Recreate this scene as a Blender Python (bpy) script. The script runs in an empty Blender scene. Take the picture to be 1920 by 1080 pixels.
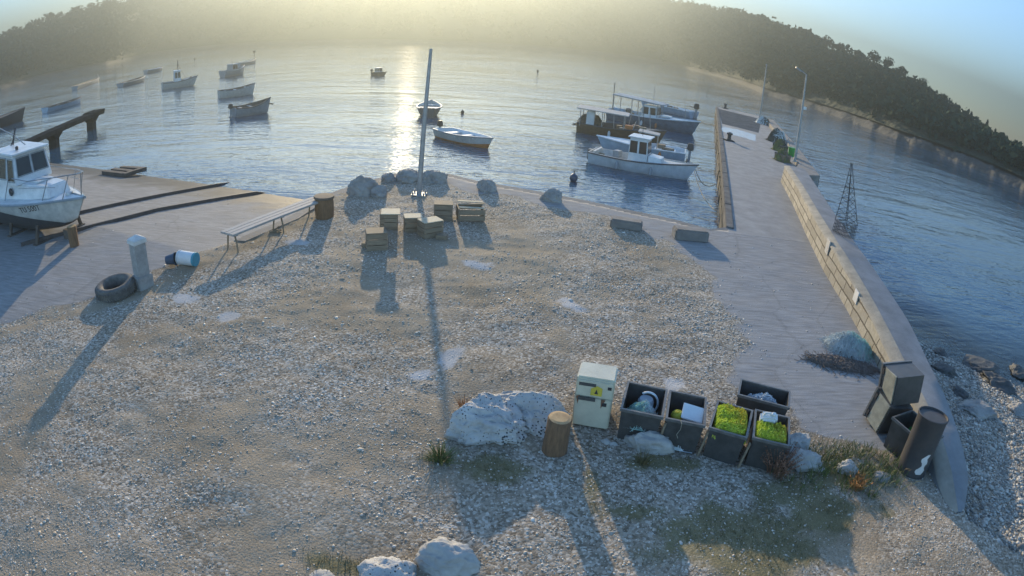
import bpy, bmesh, math, random
import numpy as np
from mathutils import Vector, Matrix, noise as mn
random.seed(7); RNG = np.random.default_rng(7)
S = bpy.context.scene
COL = S.collection
R = math.radians
PI = math.pi

# ------------------------------------------------------------------ camera model (wide security-camera lens)
PITCH, ROLL, FPX, H = 0.41865856, 0.08049948, 1130.0, 4.8
_up = np.array([math.sin(ROLL)*math.cos(PITCH), math.cos(ROLL)*math.cos(PITCH), math.sin(PITCH)])
_f = np.array([0, 0, -1.0]) + _up[2]*_up; _f /= np.linalg.norm(_f)
_r = np.cross(_f, _up)
WATER = -0.9

def ray(u, v):
    dx, dy = u-960.0, v-540.0
    r = math.hypot(dx, dy); th = 2*math.asin(min(1, r/(2*FPX))); s = math.sin(th)/max(r, 1e-9)
    q = np.array([dx*s, -dy*s, -math.cos(th)])
    return np.array([q@_r, q@_f, q@_up])
def W(u, v, z=0.0):
    d = ray(u, v); t = (z-H)/d[2]
    return Vector((d[0]*t, d[1]*t, z))
def far(u, v, dist):
    d = ray(u, v); s = dist/math.hypot(d[0], d[1])
    return Vector((d[0]*s, d[1]*s, H+d[2]*s))
def azel(u, v):
    d = ray(u, v); return math.degrees(math.atan2(d[0], d[1])), math.degrees(math.asin(d[2]))
def proj(P):
    d = np.asarray(P, float)-np.array([0, 0, H]); n = np.linalg.norm(d, axis=-1, keepdims=True); d = d/n
    q = d[..., 0:1]*_r + d[..., 1:2]*_f + d[..., 2:3]*_up
    th = np.arccos(np.clip(-q[..., 2], -1, 1)); r = 2*FPX*np.sin(th/2); h = np.maximum(np.hypot(q[..., 0], q[..., 1]), 1e-9)
    return 960+q[..., 0]/h*r, 540-q[..., 1]/h*r

cam = bpy.data.cameras.new("camera"); co = bpy.data.objects.new("camera", cam); COL.objects.link(co)
M = Matrix(((*_r, 0), (*_f, 0), (*_up, H), (0, 0, 0, 1)))
co.matrix_world = M
cam.type = 'PANO'
cyc = cam
cyc.panorama_type = 'FISHEYE_EQUISOLID'
cyc.fisheye_lens = FPX/1920*36.0
cyc.fisheye_fov = PI
cam.sensor_fit = 'HORIZONTAL'; cam.sensor_width = 36.0; cam.sensor_height = 20.25
cam.clip_start = 0.05; cam.clip_end = 8000
S.camera = co

# ------------------------------------------------------------------ light
SUN_E, SKY_S, EXPO, HAZE_C, HAZE_D, HAZE_G = 4.5, .142, 1.74, (.245, .28, .275, 1), .0029, .65
SUN_AZ, SUN_EL = R(-11.5), R(12.2)
sd = Vector((math.sin(SUN_AZ)*math.cos(SUN_EL), math.cos(SUN_AZ)*math.cos(SUN_EL), math.sin(SUN_EL)))
sl = bpy.data.lights.new("sun", 'SUN'); sl.energy = SUN_E; sl.angle = R(0.8); sl.color = (1.0, 0.81, 0.53)
so = bpy.data.objects.new("sun", sl); COL.objects.link(so); so.rotation_mode = 'QUATERNION'; so.rotation_quaternion = sd.to_track_quat('Z', 'Y')
w = bpy.data.worlds.new("World"); S.world = w; w.use_nodes = True
nt = w.node_tree; bg = nt.nodes["Background"]
sky = nt.nodes.new("ShaderNodeTexSky"); sky.sky_type = 'NISHITA'; sky.sun_disc = False
sky.sun_elevation = SUN_EL; sky.sun_rotation = SUN_AZ; sky.air_density = 1.0; sky.dust_density = 0.1; sky.ozone_density = 3.8
nt.links.new(sky.outputs[0], bg.inputs[0]); bg.inputs[1].default_value = SKY_S
S.view_settings.view_transform = 'Standard'; S.view_settings.look = 'None'
S.view_settings.exposure = EXPO; S.view_settings.gamma = 1.0
S.render.engine = 'CYCLES'
S.cycles.use_denoising = True
S.cycles.max_bounces = 6; S.cycles.volume_bounces = 0; S.cycles.transparent_max_bounces = 6
S.cycles.sample_clamp_indirect = 1.0; S.cycles.sample_clamp_direct = 0.65

# ------------------------------------------------------------------ noise
def vnoise(x, y, seed=0):
    x = np.asarray(x, float); y = np.asarray(y, float)
    xi = np.floor(x).astype(np.int64); yi = np.floor(y).astype(np.int64); xf = x-xi; yf = y-yi
    def h(a, b):
        n = (a*374761393 + b*668265263 + seed*974634541) & 0xffffffff
        n = ((n ^ (n >> 13))*1274126177) & 0xffffffff
        return ((n ^ (n >> 16)) & 0xffff)/65535.0
    sx = xf*xf*(3-2*xf); sy = yf*yf*(3-2*yf)
    a = h(xi, yi)*(1-sx)+h(xi+1, yi)*sx; b = h(xi, yi+1)*(1-sx)+h(xi+1, yi+1)*sx
    return a*(1-sy)+b*sy
def fbm(x, y, seed=0, o=4):
    s = 0; a = .5
    for i in range(o):
        s = s + a*vnoise(np.asarray(x)*2**i, np.asarray(y)*2**i, seed+i*17); a *= .5
    return s/(1-.5**o)
def sstep(a, b, x):
    t = np.clip((np.asarray(x, float)-a)/(b-a), 0, 1); return t*t*(3-2*t)

# ------------------------------------------------------------------ materials
class N:
    def __init__(s, name):
        s.m = bpy.data.materials.new(name); s.m.use_nodes = True; s.t = s.m.node_tree
        s.p = s.t.nodes["Principled BSDF"]; s.out = s.t.nodes["Material Output"]
    def n(s, kind, **kw):
        x = s.t.nodes.new(kind)
        for k, v in kw.items():
            if k.startswith('i_'): x.inputs[k[2:].replace('_', ' ')].default_value = v
            else: setattr(x, k, v)
        return x
    def l(s, a, b): s.t.links.new(a, b)
    def ramp(s, fac, stops):
        r = s.n("ShaderNodeValToRGB"); e = r.color_ramp.elements
        while len(e) < len(stops): e.new(.5)
        for i, (p, c) in enumerate(stops):
            e[i].position = p; e[i].color = (*c, 1) if len(c) == 3 else c
        s.l(fac, r.inputs[0]); return r.outputs[0]
    def mix(s, fac, a, b, mode='MIX'):
        m = s.n("ShaderNodeMix", data_type='RGBA', blend_type=mode)
        for sock, val in ((m.inputs[0], fac), (m.inputs[6], a), (m.inputs[7], b)):
            if hasattr(val, 'is_output'): s.l(val, sock)
            elif isinstance(val, (int, float)): sock.default_value = val
            else: sock.default_value = (*val, 1) if len(val) == 3 else val
        return m.outputs[2]
    def math(s, op, a, b=0.0):
        m = s.n("ShaderNodeMath", operation=op)
        for sock, val in ((m.inputs[0], a), (m.inputs[1], b)):
            if hasattr(val, 'is_output'): s.l(val, sock)
            else: sock.default_value = val
        return m.outputs[0]
    def attr(s, name):
        a = s.n("ShaderNodeAttribute", attribute_name=name); return a.outputs['Fac']
    def bump(s, h, strength, dist, prev=None):
        b = s.n("ShaderNodeBump"); b.inputs['Strength'].default_value = strength; b.inputs['Distance'].default_value = dist
        s.l(h, b.inputs['Height'])
        if prev is not None: s.l(prev, b.inputs['Normal'])
        return b.outputs[0]
def tc(k, which='Object'):
    return k.n("ShaderNodeTexCoord").outputs[which]

def mat(name, c, c2=None, rough=.7, scale=5, bump=.15, bscale=40, dist=.005, metal=0.0, spots=None, spec=None, stretch=None, detail=6):
    k = N(name); v = tc(k)
    if stretch:
        mp = k.n("ShaderNodeMapping"); mp.inputs['Scale'].default_value = stretch; k.l(v, mp.inputs[0]); v = mp.outputs[0]
    c2 = c2 or tuple(x*.72 for x in c)
    nz = k.n("ShaderNodeTexNoise"); nz.inputs['Scale'].default_value = scale; nz.inputs['Detail'].default_value = detail; nz.inputs['Roughness'].default_value = .65
    k.l(v, nz.inputs['Vector'])
    col = k.ramp(nz.outputs[0], [(.34, c2), (.66, c)])
    if spots:
        sc, thr, sc_col = spots
        vo = k.n("ShaderNodeTexVoronoi"); vo.inputs['Scale'].default_value = sc; k.l(v, vo.inputs['Vector'])
        n2 = k.n("ShaderNodeTexNoise"); n2.inputs['Scale'].default_value = 2.2; k.l(v, n2.inputs['Vector'])
        d = k.math('ADD', vo.outputs['Distance'], k.math('MULTIPLY', k.math('SUBTRACT', .50, n2.outputs[0]), 1.0))
        f = k.ramp(d, [(thr, (1, 1, 1)), (thr+.06, (0, 0, 0))])
        col = k.mix(f, col, sc_col)
    k.l(col, k.p.inputs['Base Color'])
    b = k.n("ShaderNodeTexNoise"); b.inputs['Scale'].default_value = bscale; b.inputs['Detail'].default_value = 5; k.l(v, b.inputs['Vector'])
    rr = k.n("ShaderNodeMapRange"); rr.inputs[3].default_value = max(0.02, rough-.12); rr.inputs[4].default_value = min(1, rough+.12); k.l(nz.outputs[0], rr.inputs[0]); k.l(rr.outputs[0], k.p.inputs['Roughness'])
    k.l(k.bump(b.outputs[0], bump, dist), k.p.inputs['Normal'])
    k.p.inputs['Metallic'].default_value = metal
    if spec is not None: k.p.inputs['Specular IOR Level'].default_value = spec
    return k.m

MT = {}
def mk(key, *a, **k): MT[key] = mat(key, *a, **k)
mk('white_paint', (.72, .74, .74), (.52, .55, .56), rough=.35, scale=3, bump=.05)
mk('cream_paint', (.55, .54, .50), (.38, .38, .36), rough=.45, scale=4, bump=.05)
mk('grey_paint', (.30, .33, .35), (.20, .23, .25), rough=.5, scale=3)
mk('dark_hull', (.075, .075, .08), (.05, .052, .055), rough=.5, scale=4)
mk('brown_hull', (.16, .10, .06), (.09, .06, .04), rough=.6, scale=4)
mk('blue_paint', (.10, .25, .48), (.07, .17, .34), rough=.4, scale=3)
mk('sea_blue', (.13, .18, .23), (.08, .115, .15), rough=.4, scale=3)
mk('pale_blue', (.38, .52, .62), (.26, .38, .48), rough=.45, scale=3)
mk('orange_bottom', (.50, .17, .05), (.36, .12, .04), rough=.6)
mk('black_rubber', (.02, .02, .021), (.035, .034, .033), rough=.75, scale=9, bump=.3)
mk('tyre_rubber', (.17, .155, .135), (.08, .075, .07), rough=.85, scale=8, bump=.5, bscale=25, dist=.01)
mk('black_plastic', (.075, .072, .068), (.045, .044, .042), rough=.42, scale=7, bump=.08)
mk('rim_plastic', (.16, .155, .145), (.09, .088, .085), rough=.38, scale=7)
mk('sunlit_side', (.36, .35, .27), (.20, .195, .16), rough=.7, scale=5)  # low sun on the left faces of the stacked tubs, put into the colour
mk('dusty_plastic', (.16, .155, .13), (.06, .06, .055), rough=.5, scale=4)
mk('window_glass', (.035, .045, .05), (.025, .03, .035), rough=.08, scale=2, bump=0)
mk('steel', (.42, .43, .44), (.3, .31, .32), rough=.35, scale=6, metal=.8, bump=.05)
mk('galvanised', (.36, .38, .39), (.24, .26, .27), rough=.5, scale=8, metal=.5)
mk('dark_steel', (.07, .07, .075), (.04, .04, .045), rough=.55, scale=6, metal=.4)
mk('rail_steel', (.05, .045, .045), (.09, .07, .06), rough=.6, scale=3, metal=.2)
mk('weathered_wood', (.42, .40, .37), (.28, .265, .25), rough=.8, scale=3, stretch=(1, 9, 9), bump=.3, bscale=20)
mk('crate_wood', (.28, .22, .15), (.17, .13, .09), rough=.85, scale=4, stretch=(1, 1, 7), bump=.3, bscale=25)
mk('sunlit_crate_top', (.52, .46, .34), (.34, .29, .2), rough=.8, scale=6, bump=.2)  # same wood as the sides, with sunlight on the tops painted in
mk('dark_wood', (.13, .105, .085), (.075, .06, .05), rough=.85, scale=4, bump=.3)
mk('bark', (.24, .135, .07), (.12, .07, .04), rough=.9, scale=5, stretch=(6, 6, 1), bump=.6, bscale=14, dist=.02)
mk('cut_wood', (.50, .34, .17), (.32, .2, .1), rough=.85, scale=9, bump=.2)
mk('pale_stone', (.52, .50, .46), (.33, .32, .30), rough=.9, scale=2.6, bump=.8, bscale=7, dist=.06, spots=(22, .17, (.05, .05, .048)))
mk('plain_stone', (.46, .44, .40), (.29, .28, .26), rough=.9, scale=3, bump=.6, bscale=8, dist=.03)
mk('shore_stone', (.34, .33, .30), (.20, .19, .18), rough=.9, scale=2.5, bump=.6, bscale=7, dist=.04)
mk('wet_stone', (.10, .10, .095), (.05, .052, .05), rough=.7, scale=3, bump=.8, bscale=9, dist=.03)
mk('weed_dark', (.035, .036, .03), (.02, .02, .018), rough=.8, scale=3, bump=.6, bscale=12, dist=.02)
mk('post_stone', (.36, .35, .33), (.25, .24, .23), rough=.85, scale=6, bump=.4, bscale=30)
mk('concrete', (.30, .295, .285), (.2, .195, .19), rough=.85, scale=1.6, bump=.35, bscale=22, dist=.01)
mk('old_concrete', (.27, .25, .225), (.15, .14, .13), rough=.9, scale=1.8, bump=.5, bscale=14, dist=.015)
mk('wet_concrete', (.05, .053, .055), (.026, .028, .03), rough=.92, spec=0.0, scale=1.5, bump=.5, bscale=10, dist=.02)
mk('dark_concrete', (.155, .16, .165), (.09, .095, .10), rough=.9, scale=1.2, bump=.3, bscale=14, dist=.01, spec=0.0)
mk('kerb_concrete', (.20, .19, .175), (.11, .105, .10), rough=.9, scale=2.2, bump=.5, bscale=12, dist=.015, spec=.05)
mk('coping', (.34, .31, .25), (.21, .19, .155), rough=.9, scale=2.5, bump=.5, bscale=16, dist=.015)
mk('plate_white', (.62, .61, .58), (.5, .49, .46), rough=.6, scale=5)
mk('fridge_enamel', (.60, .56, .42), (.46, .43, .32), rough=.3, scale=3, bump=.03)
mk('fridge_gap', (.07, .07, .065), rough=.6)
mk('rust', (.22, .10, .05), (.12, .06, .035), rough=.9, scale=8, bump=.4)
mk('yellow_label', (.62, .50, .06), (.5, .38, .05), rough=.5)
mk('ink', (.03, .03, .035), rough=.7)
mk('net_lime', (.42, .60, .045), (.26, .44, .03), rough=.6, scale=5)
mk('net_yellow', (.55, .50, .05), (.38, .33, .04), rough=.6, scale=5)
mk('net_green', (.04, .25, .08), (.03, .16, .06), rough=.6, scale=5)
mk('net_teal', (.26, .50, .47), (.16, .36, .35), rough=.6, scale=5)
mk('net_pale', (.62, .66, .65), (.44, .49, .49), rough=.7, scale=5)
mk('net_olive', (.19, .20, .07), (.12, .13, .05), rough=.8, scale=6)
mk('net_brown', (.20, .165, .14), (.13, .105, .09), rough=.85, scale=6)
mk('net_dark', (.08, .085, .075), (.05, .052, .048), rough=.85, scale=6)
mk('clear_plastic', (.55, .60, .64), (.45, .50, .54), rough=.18, scale=2, bump=.02)
mk('white_plastic', (.70, .71, .70), (.58, .6, .6), rough=.4, scale=3, bump=.04)
mk('teal_plastic', (.06, .33, .42), (.04, .25, .33), rough=.45, scale=3)
mk('navy_plastic', (.03, .075, .13), (.02, .05, .09), rough=.45, scale=3)
mk('rope', (.34, .31, .25), (.2, .18, .14), rough=.9, scale=20)
mk('canvas', (.42, .43, .42), (.30, .31, .31), rough=.85, scale=3)
mk('drum_paint', (.040, .041, .044), (.065, .058, .055), rough=.55, scale=4, bump=.15)
mk('dry_stalk', (.26, .13, .08), (.15, .08, .05), rough=.9, scale=8)
mk('orange_stalk', (.42, .20, .05), (.28, .12, .04), rough=.9, scale=8)
mk('sign_white', (.75, .76, .74), (.6, .62, .6), rough=.4)
mk('green_plastic', (.03, .30, .05), (.02, .2, .04), rough=.5)
mk('red_float', (.45, .08, .05), (.3, .06, .04), rough=.5)

def netmat(name, a, b, tl=.45):
    k = N(name); gi = k.n("ShaderNodeNewGeometry"); c = k.ramp(gi.outputs['Random Per Island'], [(0, a), (1, b)])
    k.l(c, k.p.inputs['Base Color']); k.p.inputs['Roughness'].default_value = .6
    t_ = k.n("ShaderNodeBsdfTranslucent"); k.l(c, t_.inputs[0]); m_ = k.n("ShaderNodeMixShader"); m_.inputs[0].default_value = tl
    k.l(k.p.outputs[0], m_.inputs[1]); k.l(t_.outputs[0], m_.inputs[2]); k.l(m_.outputs[0], k.out.inputs[0]); MT[name] = k.m
netmat('net_lime', (.60, .70, .05), (.86, .90, .20)); netmat('net_core', (.34, .44, .02), (.42, .52, .04), .3); netmat('net_yellow', (.60, .55, .05), (.80, .76, .14)); netmat('net_green', (.05, .30, .08), (.10, .45, .12)); netmat('net_teal', (.38, .64, .58), (.62, .80, .74))
mk('wall_top', (.25, .255, .26), (.16, .165, .17), rough=.9, scale=1.6, bump=.4, bscale=20, dist=.012)
# wall masonry, from UVs in metres
k = N('masonry'); uv = tc(k, 'UV')
nz = k.n("ShaderNodeTexNoise"); nz.inputs['Scale'].default_value = 3.0; nz.inputs['Detail'].default_value = 5; k.l(uv, nz.inputs['Vector'])
add = k.n("ShaderNodeVectorMath", operation='MULTIPLY_ADD'); k.l(nz.outputs[1], add.inputs[0]); add.inputs[1].default_value = (.10, .05, 0); k.l(uv, add.inputs[2])
br = k.n("ShaderNodeTexBrick"); k.l(add.outputs[0], br.inputs['Vector'])
br.inputs['Color1'].default_value = (.40, .365, .295, 1); br.inputs['Color2'].default_value = (.23, .21, .17, 1); br.inputs['Mortar'].default_value = (.05, .042, .032, 1)
br.inputs['Scale'].default_value = 1.0; br.inputs['Brick Width'].default_value = .95; br.inputs['Row Height'].default_value = .235; br.inputs['Mortar Size'].default_value = .02; br.offset = .43; br.squash = .6; br.squash_frequency = 3
n2 = k.n("ShaderNodeTexNoise"); n2.inputs['Scale'].default_value = 9; n2.inputs['Detail'].default_value = 6; k.l(uv, n2.inputs['Vector'])
k.l(k.mix(k.ramp(n2.outputs[0], [(.3, (.45,)*3), (.7, (0, 0, 0))]), br.outputs[0], (.16, .13, .09)), k.p.inputs['Base Color']); k.p.inputs['Roughness'].default_value = .9
b1 = k.bump(br.outputs['Fac'], -.8, .03); k.l(k.bump(n2.outputs[0], .4, .02, b1), k.p.inputs['Normal']); MT['masonry'] = k.m

# ground: gravel / concrete / silt by attribute
k = N('ground_surface'); P = k.n("ShaderNodeNewGeometry").outputs['Position']
vo = k.n("ShaderNodeTexVoronoi"); vo.inputs['Scale'].default_value = 30; k.l(P, vo.inputs['Vector'])
sep = k.n("ShaderNodeSeparateColor"); k.l(vo.outputs['Color'], sep.inputs[0])
peb = k.ramp(sep.outputs[0], [(0, (.14, .115, .085)), (.45, (.30, .255, .20)), (.8, (.44, .39, .32)), (1, (.62, .58, .51))])
fn = k.n("ShaderNodeTexNoise"); fn.inputs['Scale'].default_value = 75; fn.inputs['Detail'].default_value = 4; k.l(P, fn.inputs['Vector'])
mn_ = k.n("ShaderNodeTexNoise"); mn_.inputs['Scale'].default_value = 1.3; mn_.inputs['Detail'].default_value = 7; mn_.inputs['Roughness'].default_value = .7; k.l(P, mn_.inputs['Vector'])
soil = k.ramp(fn.outputs[0], [(.3, (.22, .175, .12)), (.7, (.40, .33, .24))])
en = k.math('ADD', k.attr('earth'), k.math('MULTIPLY', k.math('SUBTRACT', mn_.outputs[0], .5), 1.2))
g = k.mix(k.ramp(en, [(.35, (.12,)*3), (.75, (.92,)*3)]), peb, soil)
moss = k.ramp(fn.outputs[0], [(.3, (.10, .095, .045)), (.7, (.25, .21, .11))])
gm = k.math('ADD', k.attr('green'), k.math('MULTIPLY', k.math('SUBTRACT', mn_.outputs[0], .5), 1.6))
g = k.mix(k.ramp(gm, [(.36, (0, 0, 0)), (.8, (.85,)*3)]), g, moss)
siltc = k.ramp(fn.outputs[0], [(.3, (.36, .355, .345)), (.7, (.52, .51, .49))])
sm = k.math('ADD', k.attr('silt'), k.math('MULTIPLY', k.math('SUBTRACT', fn.outputs[0], .5), .9))
g = k.mix(k.ramp(sm, [(.38, (0, 0, 0)), (.62, (1, 1, 1))]), g, siltc)
mp = k.n("ShaderNodeMapping"); mp.inputs['Scale'].default_value = (1.2, 9, 1); mp.inputs['Rotation'].default_value = (0, 0, R(14)); k.l(P, mp.inputs[0])
st = k.n("ShaderNodeTexNoise"); st.inputs['Scale'].default_value = 1.6; st.inputs['Detail'].default_value = 6; k.l(mp.outputs[0], st.inputs['Vector'])
conc = k.ramp(st.outputs[0], [(.3, (.215, .21, .205)), (.7, (.37, .365, .355))])
conc = k.mix(k.ramp(mn_.outputs[0], [(.35, (.5,)*3), (.65, (0, 0, 0))]), conc, (.25, .24, .225))
ck_ = k.n("ShaderNodeTexVoronoi", feature='DISTANCE_TO_EDGE'); ck_.inputs['Scale'].default_value = .33; dv = k.n("ShaderNodeVectorMath", operation='MULTIPLY_ADD'); k.l(mn_.outputs[1], dv.inputs[0]); dv.inputs[1].default_value = (.5, .5, 0); k.l(P, dv.inputs[2]); k.l(dv.outputs[0], ck_.inputs['Vector'])
conc = k.mix(k.ramp(ck_.outputs['Distance'], [(.0, (.22,)*3), (.010, (0, 0, 0))]), conc, (.08, .075, .07))
cm = k.math('ADD', k.attr('conc'), k.math('MULTIPLY', k.math('SUBTRACT', fn.outputs[0], .5), .8))
cmask = k.ramp(cm, [(.42, (0, 0, 0)), (.58, (1, 1, 1))])
lowf = k.n("ShaderNodeTexNoise"); lowf.inputs['Scale'].default_value = .55; lowf.inputs['Detail'].default_value = 5; lowf.inputs['Roughness'].default_value = .6; k.l(P, lowf.inputs['Vector'])
g = k.mix(k.ramp(lowf.outputs[0], [(.36, (.55,)*3), (.56, (0, 0, 0))]), g, k.mix(1.0, g, (.62, .57, .50), 'MULTIPLY'))
g = k.mix(cmask, g, conc)
g = k.mix(k.attr('wet'), g, (.045, .045, .04))
k.l(g, k.p.inputs['Base Color'])
rg = k.math('SUBTRACT', .92, k.math('MULTIPLY', k.attr('wet'), .3)); k.l(rg, k.p.inputs['Roughness']); k.p.inputs['Specular IOR Level'].default_value = 0.13
b1 = k.bump(k.mix(cmask, k.math('MULTIPLY', vo.outputs['Distance'], -1.0), k.math('MULTIPLY', st.outputs[0], .6)), .38, .014)
k.l(k.bump(fn.outputs[0], .5, .006, b1), k.p.inputs['Normal'])
MT['ground_surface'] = k.m

# loose stones
k = N('loose_stones'); gi = k.n("ShaderNodeNewGeometry")
c = k.ramp(gi.outputs['Random Per Island'], [(0, (.25, .21, .16)), (.35, (.37, .32, .26)), (.75, (.50, .45, .375)), (1, (.72, .67, .59))])
k.l(c, k.p.inputs['Base Color']); k.p.inputs['Roughness'].default_value = .75; MT['loose_stones'] = k.m
k = N('beach_pebbles'); gi = k.n("ShaderNodeNewGeometry")
c = k.ramp(gi.outputs['Random Per Island'], [(0, (.12, .11, .095)), (.35, (.26, .245, .215)), (.75, (.40, .38, .33)), (1, (.56, .53, .47))])
k.l(c, k.p.inputs['Base Color']); k.p.inputs['Roughness'].default_value = .8; MT['beach_pebbles'] = k.m
k = N('grass_blades'); gi = k.n("ShaderNodeNewGeometry")
c = k.ramp(gi.outputs['Random Per Island'], [(0, (.05, .075, .02)), (.5, (.12, .16, .035)), (.8, (.2, .19, .06)), (1, (.26, .18, .08))])
k.l(c, k.p.inputs['Base Color']); k.p.inputs['Roughness'].default_value = .7; MT['grass_blades'] = k.m
k = N('moss_blades'); gi = k.n("ShaderNodeNewGeometry")
c = k.ramp(gi.outputs['Random Per Island'], [(0, (.07, .07, .03)), (.5, (.15, .13, .055)), (1, (.24, .17, .08))])
k.l(c, k.p.inputs['Base Color']); k.p.inputs['Roughness'].default_value = .8; MT['moss_blades'] = k.m
def leafmat(name, a, b):
    k = N(name); gi = k.n("ShaderNodeNewGeometry")
    k.l(k.ramp(gi.outputs['Random Per Island'], [(0, a), (1, b)]), k.p.inputs['Base Color']); k.p.inputs['Roughness'].default_value = 1.0; k.p.inputs['Specular IOR Level'].default_value = .05
    MT[name] = k.m
leafmat('forest_leaves', (.024, .046, .03), (.042, .066, .04))
leafmat('pine_leaves', (.022, .042, .028), (.04, .06, .036))
mk('hill_soil', (.04, .052, .028), (.022, .032, .018), rough=.95, scale=.12, bump=.8, bscale=.6, dist=1.0)
mk('shore_rock', (.11, .105, .095), (.06, .058, .05), rough=.9, scale=.35, bump=.8, bscale=1.2, dist=.4)

# water
k = N('sea_water'); P = k.n("ShaderNodeNewGeometry").outputs['Position']
def wave(scale, sx, sy, rot, detail=3):
    mp = k.n("ShaderNodeMapping"); mp.inputs['Scale'].default_value = (sx, sy, 1); mp.inputs['Rotation'].default_value = (0, 0, rot); k.l(P, mp.inputs[0])
    t = k.n("ShaderNodeTexNoise"); t.inputs['Scale'].default_value = scale; t.inputs['Detail'].default_value = detail; t.inputs['Roughness'].default_value = .55; k.l(mp.outputs[0], t.inputs['Vector']); return t.outputs[0]
w1 = wave(.9, .55, 1.5, R(8)); w2 = wave(3.2, .6, 1.5, R(-14), 2); w3 = wave(.22, .6, 1.4, R(20), 2)
calm = k.ramp(wave(.045, 1, 1.3, 0, 2), [(.35, (.35,)*3), (.65, (1, 1, 1))])
b1 = k.bump(w3, .42, .38); b2 = k.bump(k.math('MULTIPLY', w1, calm), .52, .16, b1); b3 = k.bump(k.math('MULTIPLY', w2, calm), .80, .05, b2)
k.l(b3, k.p.inputs['Normal'])
k.p.inputs['Specular IOR Level'].default_value = .48; k.p.inputs['Base Color'].default_value = (.03, .085, .14, 1); k.p.inputs['Roughness'].default_value = .035; k.p.inputs['IOR'].default_value = 1.34
tr = k.n("ShaderNodeBsdfTransparent"); tr.inputs[0].default_value = (.55, .68, .70, 1)
gl = k.n("ShaderNodeBsdfGlossy"); gl.inputs['Roughness'].default_value = .07; k.l(b3, gl.inputs['Normal'])
fr = k.n("ShaderNodeFresnel"); fr.inputs[0].default_value = 1.34; k.l(b3, fr.inputs['Normal'])
ms = k.n("ShaderNodeMixShader"); k.l(fr.outputs[0], ms.inputs[0]); k.l(tr.outputs[0], ms.inputs[1]); k.l(gl.outputs[0], ms.inputs[2])
m2 = k.n("ShaderNodeMixShader"); k.l(k.attr('shallow'), m2.inputs[0]); k.l(k.p.outputs[0], m2.inputs[1]); k.l(ms.outputs[0], m2.inputs[2])
k.l(m2.outputs[0], k.out.inputs[0]); MT['sea_water'] = k.m

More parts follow.
